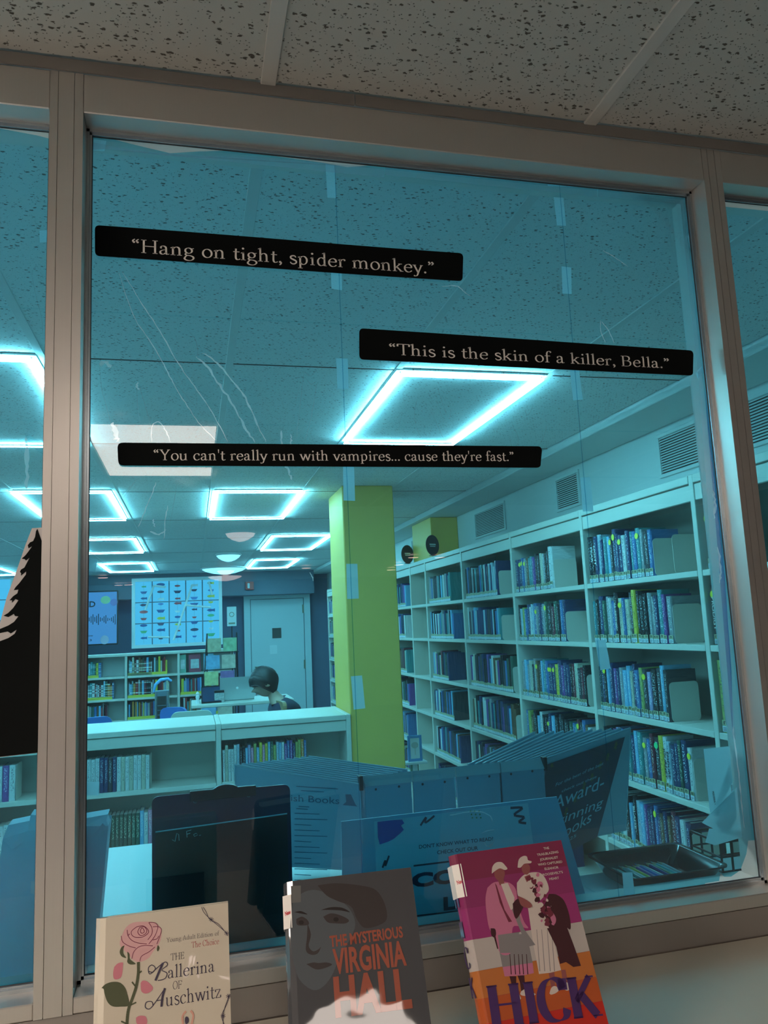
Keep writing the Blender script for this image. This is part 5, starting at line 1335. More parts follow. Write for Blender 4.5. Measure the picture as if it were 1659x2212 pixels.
MB().poly([trr + Vector((-.022, -.001, -.013)), trr + Vector((-.001, -.001, -.004)), trr + Vector((-.008, -.004, .006))]).poly([tl + Vector((.002, -.001, -.003)), tl + Vector((.03, -.001, -.007)), tl + Vector((.014, -.003, -.016))]).build('fold_crease', M['bag'], bg)

# dark blue clipboard with its clear front sleeve
cb_ = empty('clipboard', (.045, .15, DZ), label='dark navy clipboard propped upright behind the glass', cat='clipboard')
navy = mat('navy_board', (.008, .010, .06), .35, coat=.1)
def cl(u, v, y=.13): p = at(u, v, 1, y); return (p.x - .045, p.z - DZ)
A_, B2, C_, D_ = cl(328, 1722), cl(626, 1690), cl(626, 2026), cl(330, 2062)
MB().prism([(x_, -.02, z_) for x_, z_ in rbox((A_[0], .002, B2[0], A_[1], .010))], (0, .003, 0)).build('board', navy, cb_)
E1 = cl(336, 1796); E2 = cl(622, 1756)
MB().prism([(E1[0], -.024, .01), (E2[0] - .002, -.024, .01), (E2[0] - .002, -.024, E2[1]), (E1[0], -.024, E1[1])], (0, .003, 0)).build('front_sleeve', mat('dark_slate', (.005, .013, .018), .3, coat=.15), cb_)
MB().tube([(E1[0], -.0245, E1[1]), (E2[0] - .002, -.0245, E2[1])], .0011, 6).build('sleeve_edge', M['white'], cb_)
m = MB(); p0 = cl(410, 1697); p1 = cl(552, 1684)
m.box((p0[0], -.026, A_[1] - .012), (p1[0], -.018, A_[1] + .004), bev=.001)
pc = cl(487, 1690); m.prism([(pc[0] + .024 * math.cos(t), -.026, A_[1] - .004 + .014 * math.sin(t)) for t in [PI * k / 12 for k in range(13)]], (0, .009, 0)); m.build('clip', M['black'], cb_)
for u, v in ((422, 1731), (537, 1718)):
    p = cl(u, v); MB().lathe((p[0], -.0205, p[1]), [(.0035, 0), (.003, -.001), (.0015, -.0016)], 14, axis=1).build('rivet', M['bead'], cb_)
m = MB()
def scr_(pts): m.tube([(cl(u, v, .125)[0], -.0245, cl(u, v, .125)[1]) for u, v in pts], .0005, 5)
scr_([(372, 1814), (378, 1818), (382, 1800), (386, 1803), (387, 1816)]); scr_([(404, 1809), (403, 1796), (413, 1793)]); scr_([(404, 1802), (411, 1800)]); scr_([(418, 1803), (424, 1800), (427, 1804), (420, 1807), (418, 1803)]); scr_([(430, 1805), (434, 1804)])
m.build('chalk_scribble', M['letter'], cb_)

# poster sheet "don't know what to read"
sg = empty('reading_sign', (.46, .15, DZ), label='blue sign asking what to read, behind the three books', cat='sign')
sy_ = .138
def gl_(u, v): p = at(u, v, 1, sy_); return (p.x - .46, p.z - DZ)
q = [gl_(737, 1775), gl_(1203, 1721), gl_(1268, 1942)]
blp = (q[0][0] - .003, .001)
M['signpaper'] = mat('sign_paper', (.30, .52, .66), .5); M['signpage'] = mat('sign_page', (.52, .70, .78), .5); M['signink'] = mat('sign_ink', (.01, .02, .06), .6); M['scribble'] = mat('blue_scribble', (.02, .07, .42), .6)
MB().prism([(blp[0], -.012, .001), (q[2][0], -.012, .001), (q[1][0], -.012, q[1][1]), (q[0][0], -.012, q[0][1])], (0, .003, 0)).build('backing_card', M['signpaper'], sg)
pg = [gl_(808, 1775), gl_(1140, 1735), gl_(1152, 1900), gl_(815, 1990)]
MB().prism([(pg[0][0], -.0128, .006), (pg[1][0] + .012, -.0128, .006), (pg[1][0], -.0128, pg[1][1]), (pg[0][0], -.0128, pg[0][1])], (0, .0007, 0)).build('printed_page', M['signpage'], sg)
m = MB(); zz = -.0132
put_text(m, sans_text("DON'T KNOW WHAT TO READ?", .012), gl_(905, 1833), gl_(1065, 1815), .0063, z=zz, plane='xz')
put_text(m, sans_text('CHECK OUT OUR', .012), gl_(944, 1845), gl_(1032, 1835), .0063, z=zz, plane='xz')
put_text(m, sans_text('COMIC', .05), gl_(889, 1916), gl_(1100, 1891), .0215, z=zz, plane='xz')
put_text(m, sans_text('LIST', .05), gl_(958, 1965), gl_(1045, 1955), .0205, z=zz, plane='xz')
def quadline(a, b, w_):
    a, b = Vector(a), Vector(b); d = (b - a).normalized(); n = Vector((-d.y, d.x)) * w_ / 2
    return [(p.x, zz, p.y) for p in (a + n, b + n, b - n, a - n)]
for a, b in (((893, 1870), (1090, 1846)), ((900, 1978), (1100, 1955))): m.poly(quadline(gl_(*a), gl_(*b), .0028))
def zig(pts, w_):
    P_ = _spl([gl_(*p) for p in pts], 4)
    for a, b in zip(P_[:-1], P_[1:]): m.poly(quadline(a, b, w_))
zig([(908, 1783), (920, 1765), (918, 1777), (938, 1762)], .0035); zig([(1102, 1745), (1128, 1745), (1110, 1760), (1132, 1765), (1120, 1775), (1136, 1778)], .0042); zig([(826, 1874), (832, 1858), (832, 1870), (840, 1848)], .0032)
m.build('lettering', M['signink'], sg)
m = MB()
sc_pts = [(815, 1775), (850, 1771), (868, 1770), (873, 1778), (866, 1783), (872, 1792), (864, 1800), (850, 1812), (838, 1818), (820, 1824), (816, 1808)]
m.prism([(gl_(*p)[0], -.0131, gl_(*p)[1]) for p in sc_pts], (0, .0002, 0)); m.build('blue_scribble', M['scribble'], sg)
m = MB()
for k in range(9):
    p = gl_(1016 + 9 * (k % 3) + 2 * (k // 3), 1752 + 7 * (k // 3)); m.poly([(p[0] + .0016 * math.cos(t), zz, p[1] + .0016 * math.sin(t)) for t in [2 * PI * j / 8 for j in range(8)]])
m.build('green_dots', mat('dots_green', (.05, .3, .12), .6), sg)

# flip-panel display rack
rk = empty('flip_display_rack', (.52, .42, DZ), label='blue-grey flip display rack with two fans of panels on the desk', cat='rack')
O = Vector((.52, .42, DZ))
M['rackplate'] = mat('rack_plate', (.22, .34, .42), .35, coat=.3); M['rackcap'] = mat('rack_cap', (.55, .60, .62), .3, .4); M['sleeve'] = mat('panel_sleeve', (.26, .45, .55), .25, coat=.5); M['sleeve_edge'] = mat('sleeve_edging', (.35, .52, .60), .25, coat=.5)
def L3(u, v, y): return at(u, v, 1, y) - O
# body: base, column of clips
MB().box((-.20, -.03, 0), (.22, .26, .03), bev=.006).build('base', M['rackplate'], rk)
cu_ = [785, 889, 983, 1080, 1176]
cv = [1677, 1666, 1656, 1646.5, 1637]
for i in range(4):
    a, b = L3(cu_[i] + (1 if i else 0), cv[i], .36), L3(cu_[i + 1] - 1, cv[i + 1], .36)
    a2, b2 = L3(cu_[i] + 4, cv[i] + 22, .345), L3(cu_[i + 1] + 1, cv[i + 1] + 23, .345)
    MB().prism([a, b, b2, a2], (0, .012, -.004)).build('metal_cap', M['rackcap'], rk)
    a3 = Vector((a2.x, a2.y + .002, .031)); b3 = Vector((b2.x - .0015, b2.y + .002, .031))
    MB().prism([a2 + Vector((0, .002, -.0005)), b2 + Vector((-.0015, .002, -.0005)), b3, a3], (0, .006, 0)).build('front_plate', M['rackplate'], rk)
for u, v in ((812, 1705), (862, 1699), (913, 1694), (961, 1689), (1010, 1681), (1057, 1677), (1104, 1672), (1150, 1666)):
    p = L3(u, v, .347); MB().lathe((p.x, p.y + .0005, p.z), [(.0027, 0), (.0022, -.0012), (.0008, -.0014)], 12, axis=1).build('screw_hole', M['black'], rk)
for u, v, s_ in ((779, 1678, -1), (1176, 1637, 1)):
    a = L3(u, v, .35); MB().box((a.x - .004, a.y - .005, a.z - .026), (a.x + .004, a.y + .012, a.z + .002), bev=.001).build('end_clip', M['black'], rk)
def panel(h, t, dz, dzo, sh, name, i):
    """A display panel hinged at h, its free top corner t, its free bottom corner dzo below and sh inward."""
    hb = h + Vector((0, 0, -dz)); tb = t + Vector((sh, 0, -dzo))
    n = (t - h).cross(hb - h).normalized() * .0022
    MB().prism([h, t, tb, hb], n).build(name, M['sleeve'], rk)
    fr_m = MB()
    for a, b in ((h, t), (t, tb), (tb, hb)): fr_m.tube([a + n * .5, b + n * .5], .0022, 6)
    fr_m.build('panel_edge', M['sleeve_edge'], rk)
    return h, t, tb, hb, n
N = 11
first = None
for i in range(N):
    f_ = i / (N - 1)
    h = L3(779 + (880 - 779) * f_, 1694 + (1663 - 1694) * f_, .352 + .012 * f_)
    t = L3(508 + (668 - 508) * f_, 1652 + (1634 - 1652) * f_, .50 + .03 * f_)
    r_ = panel(h, t, h.z - .035, t.z - .035, .004, 'left_panel', i)
    if i == 0: first = r_
# printed page on the front left panel
h, t, tb, hb, n = first
sgn = -1 if n.y > 0 else 1
nn = n.normalized() * (-.0026 if n.y > 0 else .0026)
nn = Vector((nn.x, nn.y, nn.z)) if (nn.y < 0) else -nn
def on_panel(hh, tt, hb_, nn_, u, v, lift=1.0):
    """Point of a panel seen at (u, v), for laying print on it."""
    d = ray(u, v); nrm = (tt - hh).cross(hb_ - hh); k = (hh + O + nn_ * lift - CAM).dot(nrm) / d.dot(nrm); return CAM + d * k - O
def print3(mb, T, hh, tt, hb_, nn_, pa, pb, hpx):
    V, F, cap = T; x0 = min(v[0] for v in V); x1 = max(v[0] for v in V)
    A = on_panel(hh, tt, hb_, nn_, *pa); B = on_panel(hh, tt, hb_, nn_, *pb); U = on_panel(hh, tt, hb_, nn_, pa[0] + (hpx[0] if isinstance(hpx, tuple) else 0), pa[1] - (hpx[1] if isinstance(hpx, tuple) else hpx))
    up_ = (U - A) / cap; al_ = (B - A) / (x1 - x0)
    mb.add([A + al_ * (x_ - x0) + up_ * y_ for x_, y_ in V], F)
m = MB()
print3(m, serif_text('Turkish Books'.replace('u', 'u')) if False else sans_text('Turkish Books', 0), h, t, hb, nn, (575, 1727), (733, 1737), 15)
for k, (ua, va, ub) in enumerate(((640, 1698, 730), (650, 1707, 700), (645, 1741, 668), (640, 1746, 665))):
    a = [on_panel(h, t, hb, nn, *q_) for q_ in ((ua, va), (ub, va + (ub - ua) * .06), (ub, va + (ub - ua) * .06 + 1.6), (ua, va + 1.6))]; m.poly(a)
for k in range(16):
    va = 1756 + k * 12
    m.poly([on_panel(h, t, hb, nn, *q_) for q_ in ((636, va), (690 + 20 * math.sin(k * 2.1), va + 2), (690 + 20 * math.sin(k * 2.1), va + 3.5), (636, va + 1.5))])
m.poly([on_panel(h, t, hb, nn, *q_) for q_ in ((746, 1716), (758, 1716), (768, 1738), (772, 1742), (740, 1739), (748, 1732))])
m.build('printed_text', mat('faded_ink', (.05, .12, .2), .6), rk)
firstR = None
for i in range(N):
    f_ = i / (N - 1)
    h = L3(1172 + (1012 - 1172) * f_, 1641 + (1652 - 1641) * f_, .362 + .012 * f_)
    t = L3(1362 + (1155 - 1362) * f_, 1573 + (1582 - 1573) * f_, .47 + .05 * f_)
    r_ = panel(h, t, h.z - .035, .225, -.035, 'right_panel', i)
    if i == 0: firstR = r_
h, t, tb, hb, n = firstR
nn = n.normalized() * .0026
if nn.y > 0: nn = -nn
m = MB(); m.poly([on_panel(h, t, hb, nn, *q_, .9) for q_ in ((1180, 1652), (1350, 1592), (1290, 1808), (1150, 1880))]); m.build('dark_poster', mat('poster_navy', (.006, .014, .045), .3, noise=.7, nscale=30), rk)
m = MB(); up_ = (6, 40)
for txt, pa, pb, hp in (('For the best of the best', (1200, 1699), (1303, 1652), (2, 8)), ('check out these', (1213, 1712), (1288, 1680), (2, 7)), ('Award-', (1193, 1752), (1303, 1701), (6, 32)), ('winning', (1190, 1790), (1300, 1742), (6, 24)), ('Books', (1200, 1822), (1276, 1775), (5, 28)), ('2025', (1214, 1825), (1244, 1808), (2, 8))):
    print3(m, sans_text(txt, 0), h, t, hb, nn * 1.3, pa, pb, hp)
m.build('poster_lettering', mat('poster_ink_pale', (.45, .62, .72), .5), rk)
m = MB()
for k in range(18):
    f_ = (k * .377) % 1; g_ = (k * .618) % 1
    c_ = h + nn * 1.1 + (t - h) * (.08 + .8 * f_) + (hb - h) * (.1 + .72 * g_); e1 = (t - h).normalized(); e2 = (hb - h).normalized()
    m.poly([c_ + e1 * (.0075 if q_ % 2 else .003) * math.cos(PI * q_ / 5) + e2 * (.0075 if q_ % 2 else .003) * math.sin(PI * q_ / 5) for q_ in range(10)])
m.build('yellow_stars', mat('star_olive', (.14, .13, .02), .6), rk)

# black tray with coloured pencils
ty_ = empty('pencil_tray', (.86, .19, DZ), label='black plastic tray holding pencils at the right corner', cat='tray')
M['tray'] = mat('tray_black', (.010, .011, .013), .16, coat=.4)
def ring(x0, y0, x1, y1, r, z): return [(x_, y_, z) for x_, y_ in rbox((x0, y0, x1, y1, r), 5)]
def tray_part(o0, rings, m_, name):
    mb = MB(); n = len(rings[0])
    vs = [Vector(p) for r in rings for p in r]
    fs = [(i * n + k, i * n + (k + 1) % n, (i + 1) * n + (k + 1) % n, (i + 1) * n + k) for i in range(len(rings) - 1) for k in range(n)]
    mb.add(vs, fs, 0, True); return mb.build(name, m_, o0)
R0 = ring(-.075, -.055, .078, .068, .012, .0); R1 = ring(-.096, -.075, .104, .085, .016, .034); R2 = ring(-.101, -.080, .109, .090, .018, .036); R3 = ring(-.101, -.080, .109, .090, .018, .033)
Ri = ring(-.094, -.073, .102, .083, .015, .034); Rb = ring(-.073, -.053, .076, .066, .011, .003)
tray_part(ty_, [R3, R2, Ri, Rb], M['tray'], 'inner_wall'); tray_part(ty_, [R0, R1, R3], M['tray'], 'outer_wall')
MB().prism(ring(-.074, -.054, .077, .067, .012, .0005), (0, 0, .002)).build('bottom', M['tray'], ty_)
pc_cols = [('brown', (.25, .12, .06)), ('grey', (.4, .4, .4)), ('pale green', (.35, .6, .45)), ('teal', (.05, .35, .35)), ('white', (.7, .72, .7)), ('yellow', (.75, .6, .1)), ('purple', (.3, .12, .4)), ('blue', (.08, .2, .6)), ('silver', (.6, .62, .64)), ('dark blue', (.04, .08, .3)), ('green', (.06, .35, .15)), ('turquoise', (.15, .6, .6)), ('light grey', (.6, .6, .6))]
for k, (nm, c_) in enumerate(pc_cols):
    o = empty('pencil', (.795 + .0096 * k, .158, DZ + .0075), rz=-.22 + .02 * (k % 3), label='%s pencil, %s from the left in the black tray' % (nm, ORD[k]), cat='pencil', group='pencils in the black tray')
    o.rotation_euler = (.06 + .02 * (k % 2), 0, .10 + .03 * (k % 3))
    L_ = .092; r = .0036
    MB().tube([(0, -.02, 0), (0, L_ - .018, 0)], r, 6, sm=False).build('barrel', mat('pencil_paint_%d' % k, c_, .15, coat=.6), o)
    MB().tube([(0, L_ - .018, 0), (0, L_ - .006, 0)], [r, .0013], 8).build('sharpened_wood', mat('pencil_wood', (.6, .45, .28), .7), o)
    MB().tube([(0, L_ - .006, 0), (0, L_, 0)], [.0013, .0003], 6).build('lead', mat('pencil_lead', c_, .5), o)
# wire basket at the corner
wb = empty('wire_basket', (1.095, .235, DZ), label='black wire basket in the corner behind the papers', cat='basket')
for z_ in (.003, .03, .058):
    for a, b in (((-.1, -.06), (.09, -.06)), ((.09, -.06), (.09, .03)), ((.09, .03), (-.1, .03)), ((-.1, .03), (-.1, -.06))): MB().tube([(a[0], a[1], z_), (b[0], b[1], z_)], .0028 if z_ > .05 else .002, 6).build('wire', M['black'], wb)
for k in range(9): x_ = -.1 + .0237 * k; MB().box((x_ - .002, -.063, .003), (x_ + .002, -.061, .058)).build('upright_bar', M['black'], wb); MB().box((x_ - .002, .031, .003), (x_ + .002, .033, .058)).build('upright_bar', M['black'], wb)
# sheets of paper in front of the basket
M['sheet1'] = film_mat('paper_sheet', (.7, .7, .7, 1), .93, hazec=(1, 1, 1, 1), gloss=0)
def paper(pts, y, name, label, texts=()):
    P_ = px3(pts, y); c_ = sum(P_, Vector()) / len(P_)
    zmin = min(p.z for p in P_)
    o = empty(name, (c_.x, c_.y, zmin), label=label, cat='paper', group='papers stuck up at the right corner')
    MB().prism([p - Vector((c_.x, c_.y, zmin)) for p in P_], (0, .0005, 0)).build('sheet', M['sheet1'], o)
    for (t_, a, b, h_) in texts:
        A = px3([a], y)[0]; B = px3([b], y)[0]
        m = MB(); put_text(m, sans_text(t_, .02), (A.x - c_.x, A.z - zmin), (B.x - c_.x, B.z - zmin), h_, z=-.0004, plane='xz'); m.build('lettering', M['ink'], o)
    return o
paper([(1520, 1618), (1576, 1612), (1582, 1690), (1555, 1740), (1534, 1757)], .100, 'paper_sheet', 'tall pale sheet lettered down its left edge', [('PERSEBIA \u2022', (1538, 1710), (1543, 1738), .004)])
paper([(1574, 1640), (1584, 1760), (1560, 1790), (1536, 1775), (1538, 1748)], .103, 'paper_sheet', 'narrow sheet fanned out behind the tall one', [('EARED', (1567, 1673), (1564, 1689), .004)])
paper([(1516, 1777), (1532, 1761), (1598, 1695), (1606, 1810), (1560, 1800)], .094, 'paper_sheet', 'blue-grey slanted sheet with a faint round stamp')
paper([(1524, 1820), (1532, 1790), (1600, 1790), (1606, 1808), (1545, 1826)], .097, 'paper_sheet', 'lowest torn-edged sheet above the wire basket')

# ---------------------------------------------------------------- the three books on our counter
def stand(loc, rz, lean, w, label):
    o = empty('book_easel', loc, rz, label=label, cat='stand', group='black book easels on the counter')
    d_ = math.sin(lean); c_ = math.cos(lean)
    MB().box((-w / 2, -.045, 0), (w / 2, .10, .004), bev=.0015).build('base', M['black'], o)
    MB().prism([(x_, 0, 0) for x_ in ()] or [(-w / 2, -.004, .004), (w / 2, -.004, .004), (w / 2, -.004 + .13 * d_, .13 * c_), (-w / 2, -.004 + .13 * d_, .13 * c_)], (0, .003, -.0008)).build('back_rest', M['black'], o)
    MB().box((-w / 2, -.045, .004), (w / 2, -.042, .022), bev=.001).build('front_lip', M['black'], o)
    return o
def book_frame(x, y, z, yaw, lean, roll, W_, H_, T_, label):
    """Hard-back book: local x along the cover, y up the cover, z out of the cover; origin at the foot of the cover."""
    X = Vector((math.cos(yaw), math.sin(yaw), 0)); N0 = Vector((math.sin(yaw), -math.cos(yaw), 0))
    up = Vector((0, 0, 1)) * math.cos(lean) - N0 * math.sin(lean)
    X2 = X * math.cos(roll) + up * math.sin(roll); U2 = up * math.cos(roll) - X * math.sin(roll)
    Z = X2.cross(U2)
    o = empty('hardback_book', (0, 0, 0), label=label, cat='book', group='books displayed on our counter')
    org = Vector((x, y, z)) - U2 * H_
    o.matrix_world = Matrix(((X2.x, U2.x, Z.x, org.x), (X2.y, U2.y, Z.y, org.y), (X2.z, U2.z, Z.z, org.z), (0, 0, 0, 1)))
    return o, org, X2, U2, Z
def jacket_mat(name, c, bump=.5, bs=9, rough=.35):
    m = mat(name, c, rough, coat=1.0, coatr=.03)
    m.node_tree.nodes['Principled BSDF'].inputs['Coat IOR'].default_value = 1.65
    nt = m.node_tree; b = nt.nodes['Principled BSDF']; b.inputs['Specular IOR Level'].default_value = .05
    tc = nt.nodes.new('ShaderNodeTexCoord'); n = nt.nodes.new('ShaderNodeTexNoise'); n.inputs['Scale'].default_value = bs; n.inputs['Detail'].default_value = 1.5
    nt.links.new(tc.outputs['Object'], n.inputs['Vector'])
    bp = nt.nodes.new('ShaderNodeBump'); bp.inputs['Strength'].default_value = bump; bp.inputs['Distance'].default_value = .012
    nt.links.new(n.outputs['Fac'], bp.inputs['Height']); nt.links.new(bp.outputs[0], b.inputs['Coat Normal'])
    return m
def hardback(o, W_, H_, T_, mc, msp):
    r = T_ * .5
    # case: front board, rounded spine at the left, back board
    prof = [(W_ / 2, 0), (-W_ / 2 + .006, 0), (-W_ / 2 - .001, -.003), (-W_ / 2 - .005, -.009), (-W_ / 2 - .006, -T_ / 2), (-W_ / 2 - .005, -T_ + .009), (-W_ / 2 - .001, -T_ + .003), (-W_ / 2 + .006, -T_), (W_ / 2, -T_)]
    inn = [(W_ / 2, -T_ + .003), (-W_ / 2 + .006, -T_ + .003), (-W_ / 2 - .002, -T_ / 2), (-W_ / 2 + .006, -.003), (W_ / 2, -.003)]
    out = prof + inn; n = len(out)
    vs = [(x_, 0, z_) for x_, z_ in out] + [(x_, H_, z_) for x_, z_ in out]
    m = MB(); m.add(vs, [(i, (i + 1) % n, n + (i + 1) % n, n + i) for i in range(n)], 0, False)
    m.add(vs, [list(range(n)), [n + i for i in range(n)][::-1]], 0)
    m.build('cover', mc, o)
    MB().box((-W_ / 2 + .004, .004, -T_ + .0035), (W_ / 2 - .004, H_ - .004, -.0035)).build('page_block', M['pages'], o)
def uv_on(org, X, U, Z, u, v):
    d = ray(u, v); k = (org - CAM).dot(Z) / d.dot(Z); p = CAM + d * k - org
    return (p.dot(X), p.dot(U))

# 1. cream book with a rose
W1, H1, T1 = .146, .216, .020
bk, org, X, U, Z = book_frame(-.034, -.199, 1.275, -.031, .226, .009, W1, H1, T1, 'cream hardback with a drawn pink rose, leftmost of the three counter books')
jm = jacket_mat('cream_jacket', (.56, .50, .40), .8, 10)
hardback(bk, W1, H1, T1, jm, jm)
stand((-.034, -.213, 1.0475), -.03, .226, .10, 'black easel under the cream rose book')
q = lambda x_, y_: uv_on(org, X, U, Z, 200 + x_ / 4.608, 1900 + y_ / 4.609)
def flat(mb, pts, z, mi=0): mb.poly([(p[0], p[1], z) for p in pts], mi)
def smooth(pts): return [(p.x, p.y) for p in _spl(list(pts) + [pts[0]], 4)[:-1]]
mats1 = [jacket_mat('rose_pink', (.62, .36, .36), .5, 9), jacket_mat('rose_line', (.22, .06, .10), .4), jacket_mat('stem_green', (.09, .10, .06), .4), jacket_mat('petal_pink', (.55, .20, .24), .4), jacket_mat('ink_grey', (.07, .06, .09), .4), jacket_mat('ink_red', (.42, .08, .10), .4), jacket_mat('skin_tone', (.62, .33, .26), .4)]
m = MB()
flat(m, smooth([q(*p) for p in [(290, 560), (330, 480), (400, 430), (500, 420), (600, 425), (670, 470), (685, 560), (660, 640), (600, 720), (560, 780), (490, 815), (420, 810), (350, 740), (300, 690), (270, 640)]]), .0002, 0)
flat(m, smooth([q(*p) for p in [(320, 655), (290, 670), (270, 720), (290, 765), (335, 780), (310, 740), (305, 700)]]), .0003, 2)
flat(m, smooth([q(*p) for p in [(345, 715), (350, 780), (345, 820), (375, 845), (430, 840), (400, 815), (372, 790), (368, 740)]]), .0003, 2)
flat(m, smooth([q(*p) for p in [(650, 650), (667, 680), (650, 715), (640, 690)]]), .0003, 2)
flat(m, smooth([q(*p) for p in [(88, 1080), (130, 1040), (200, 1018), (270, 1025), (320, 1070), (345, 1140), (362, 1250), (280, 1265), (200, 1262), (150, 1220), (120, 1140), (110, 1090)]]), .0003, 2)
flat(m, smooth([q(*p) for p in [(215, 870), (250, 835), (300, 825), (302, 860), (290, 960), (250, 992), (212, 985), (205, 930)]]), .0003, 3)
flat(m, smooth([q(*p) for p in [(478, 1030), (500, 1005), (545, 1015), (600, 1070), (585, 1110), (530, 1135), (485, 1110)]]), .0003, 3)
flat(m, smooth([q(*p) for p in [(432, 1375), (470, 1355), (530, 1365), (538, 1438), (445, 1438)]]), .0003, 3)
def pen(pts, w_, z, mi, pq=q):
    P_ = _spl([pq(*p) for p in pts], 4)
    n_ = len(P_)
    for i in range(n_ - 1):
        a, b = P_[i], P_[i + 1]; d_ = (b - a).normalized(); nx_ = Vector((-d_.y, d_.x)) * w_ / 2
        m.poly([(a.x + nx_.x, a.y + nx_.y, z), (b.x + nx_.x, b.y + nx_.y, z), (b.x - nx_.x, b.y - nx_.y, z), (a.x - nx_.x, a.y - nx_.y, z)], mi)
pen([(455, 820), (455, 930), (435, 1060), (400, 1170), (360, 1280), (345, 1380), (340, 1500)], .0032, .0004, 2)
for pts in ([(455, 935), (490, 910)], [(430, 1065), (392, 1018)], [(380, 1248), (435, 1222)], [(340, 1435), (285, 1410)]): pen(pts, .0016, .0004, 2)
for pts in ([(490, 480), (475, 510), (490, 535), (515, 520), (505, 490), (490, 480)], [(470, 475), (450, 520), (475, 555), (520, 545), (540, 510), (515, 470), (470, 475)], [(440, 470), (390, 510), (390, 550), (430, 575), (500, 570), (555, 530), (545, 490), (500, 460), (440, 470)],
            [(345, 500), (350, 550), (385, 600), (450, 630), (540, 640)], [(285, 560), (300, 620), (360, 660), (430, 680)], [(560, 430), (590, 480), (590, 540), (550, 600)], [(560, 425), (620, 430), (650, 470), (620, 560), (560, 640)], [(600, 470), (660, 470), (685, 500), (670, 560), (640, 640)],
            [(390, 790), (410, 720), (460, 670), (530, 655), (600, 660)], [(470, 810), (490, 760), (560, 720), (620, 670)], [(350, 560), (370, 540)], [(600, 600), (640, 590), (660, 560)]): pen(pts, .0007, .0005, 1)
put_text(m, serif_text('Young Adult Edition of', .06, .02), q(735, 625), q(1262, 553), .0046, z=.0004, mi=4)
put_text(m, serif_text('The Choice', .07, .02), q(985, 680), q(1258, 640), .0062, z=.0004, mi=5)
put_text(m, serif_text('THE', .06, .02), q(778, 806), q(912, 786), .0070, z=.0004, mi=4)
put_text(m, serif_text('allerina', .07, .02), q(750, 985), q(1215, 915), .0128, z=.0004, mi=4)
put_text(m, serif_text('OF', .06, .02), q(798, 1093), q(888, 1082), .0080, z=.0004, mi=4)
put_text(m, serif_text('uschwitz', .07, .02), q(725, 1262), q(1280, 1172), .0138, z=.0004, mi=4)
for pts in ([(700, 830), (660, 920), (625, 1005)], [(560, 915), (600, 920), (625, 880), (590, 850), (555, 880), (570, 940), (640, 880), (720, 820), (745, 850), (690, 900), (740, 930), (720, 985), (650, 1005)],   # swash B
            [(720, 1080), (695, 1170), (685, 1265)], [(720, 1080), (640, 1200), (570, 1285), (525, 1270), (535, 1220), (590, 1215), (600, 1250)], [(640, 1205), (705, 1195)]): pen(pts, .0009, .0005, 4)
for pts in ([(700, 830), (660, 920), (625, 1005)], [(720, 1080), (695, 1170), (685, 1265)]): pen(pts, .0024, .00055, 4)
pen([(1085, 275), (1110, 330), (1180, 400), (1240, 450), (1320, 520), (1345, 560)], .0006, .0005, 4); pen([(1100, 275), (1130, 320), (1165, 395), (1250, 440), (1310, 510)], .0006, .0005, 4)
pen([(1370, 1140), (1330, 1230), (1300, 1340), (1300, 1440)], .0006, .0005, 4); pen([(1355, 1150), (1340, 1230), (1285, 1350), (1310, 1440)], .0006, .0005, 4)
for cx, cy in ((1182, 398), (1335, 535), (1352, 1160), (1298, 1355)):
    for a in range(4): t_ = a * PI / 4 + .3; pen([(cx - 26 * math.cos(t_), cy - 26 * math.sin(t_)), (cx + 26 * math.cos(t_), cy + 26 * math.sin(t_))], .0005, .0006, 4)
pen([(930, 1310), (895, 1360), (900, 1438)], .0022, .0005, 6); pen([(975, 1305), (1003, 1350), (985, 1438)], .0022, .0005, 6)
flat(m, smooth([q(*p) for p in [(920, 1375), (935, 1362), (955, 1380), (955, 1420), (930, 1438), (918, 1410)]]), .0005, 4)
m.build('cover_print', mats1, bk)

# 2. dark grey book
W2, H2, T2 = .155, .235, .024
bk, org, X, U, Z = book_frame(.189, -.204, 1.291, -.159, .518, .039, W2, H2, T2, 'dark grey hardback with orange capitals and a dim face, middle counter book')
jm = jacket_mat('grey_jacket', (.055, .055, .06), .12, 12, .5)
hardback(bk, W2, H2, T2, jm, jm)
stand((.176, -.298, 1.0475), -.15, .54, .10, 'black easel under the dark grey book')
q = lambda x_, y_: uv_on(org, X, U, Z, 580 + x_ / 4.1475, 1850 + y_ / 4.1465)
mats2 = [jacket_mat('face_light', (.075, .085, .095), .12, 12), jacket_mat('face_shade', (.04, .032, .032), .12, 12), jacket_mat('orange_print', (.29, .075, .045), .12, 12), jacket_mat('face_dark', (.022, .016, .016), .12, 12), jacket_mat('tape_clear', (.12, .12, .115), .12, 12)]
m = MB()
flat(m, smooth([q(*p) for p in [(215, 420), (300, 330), (420, 300), (560, 350), (700, 440), (770, 560), (760, 680), (640, 900), (560, 1080), (470, 1180), (380, 1190), (270, 1090), (215, 900), (195, 650)]]), .0001, 0)
flat(m, smooth([q(*p) for p in [(440, 260), (600, 240), (820, 260), (960, 300), (1040, 420), (1060, 560), (980, 620), (860, 640), (790, 560), (740, 450), (620, 400), (520, 350)]]), .0002, 1)
flat(m, smooth([q(*p) for p in [(490, 540), (560, 510), (650, 530), (720, 570), (690, 600), (600, 600), (530, 590)]]), .0002, 1)
flat(m, smooth([q(*p) for p in [(250, 560), (300, 540), (350, 570), (360, 610), (300, 620), (255, 610)]]), .0002, 1)
for cx, cy in ((605, 565), (293, 592)): flat(m, [(lambda p: p)(q(cx + 24 * math.cos(t), cy + 20 * math.sin(t))) for t in [2 * PI * k / 14 for k in range(14)]], .0003, 3)
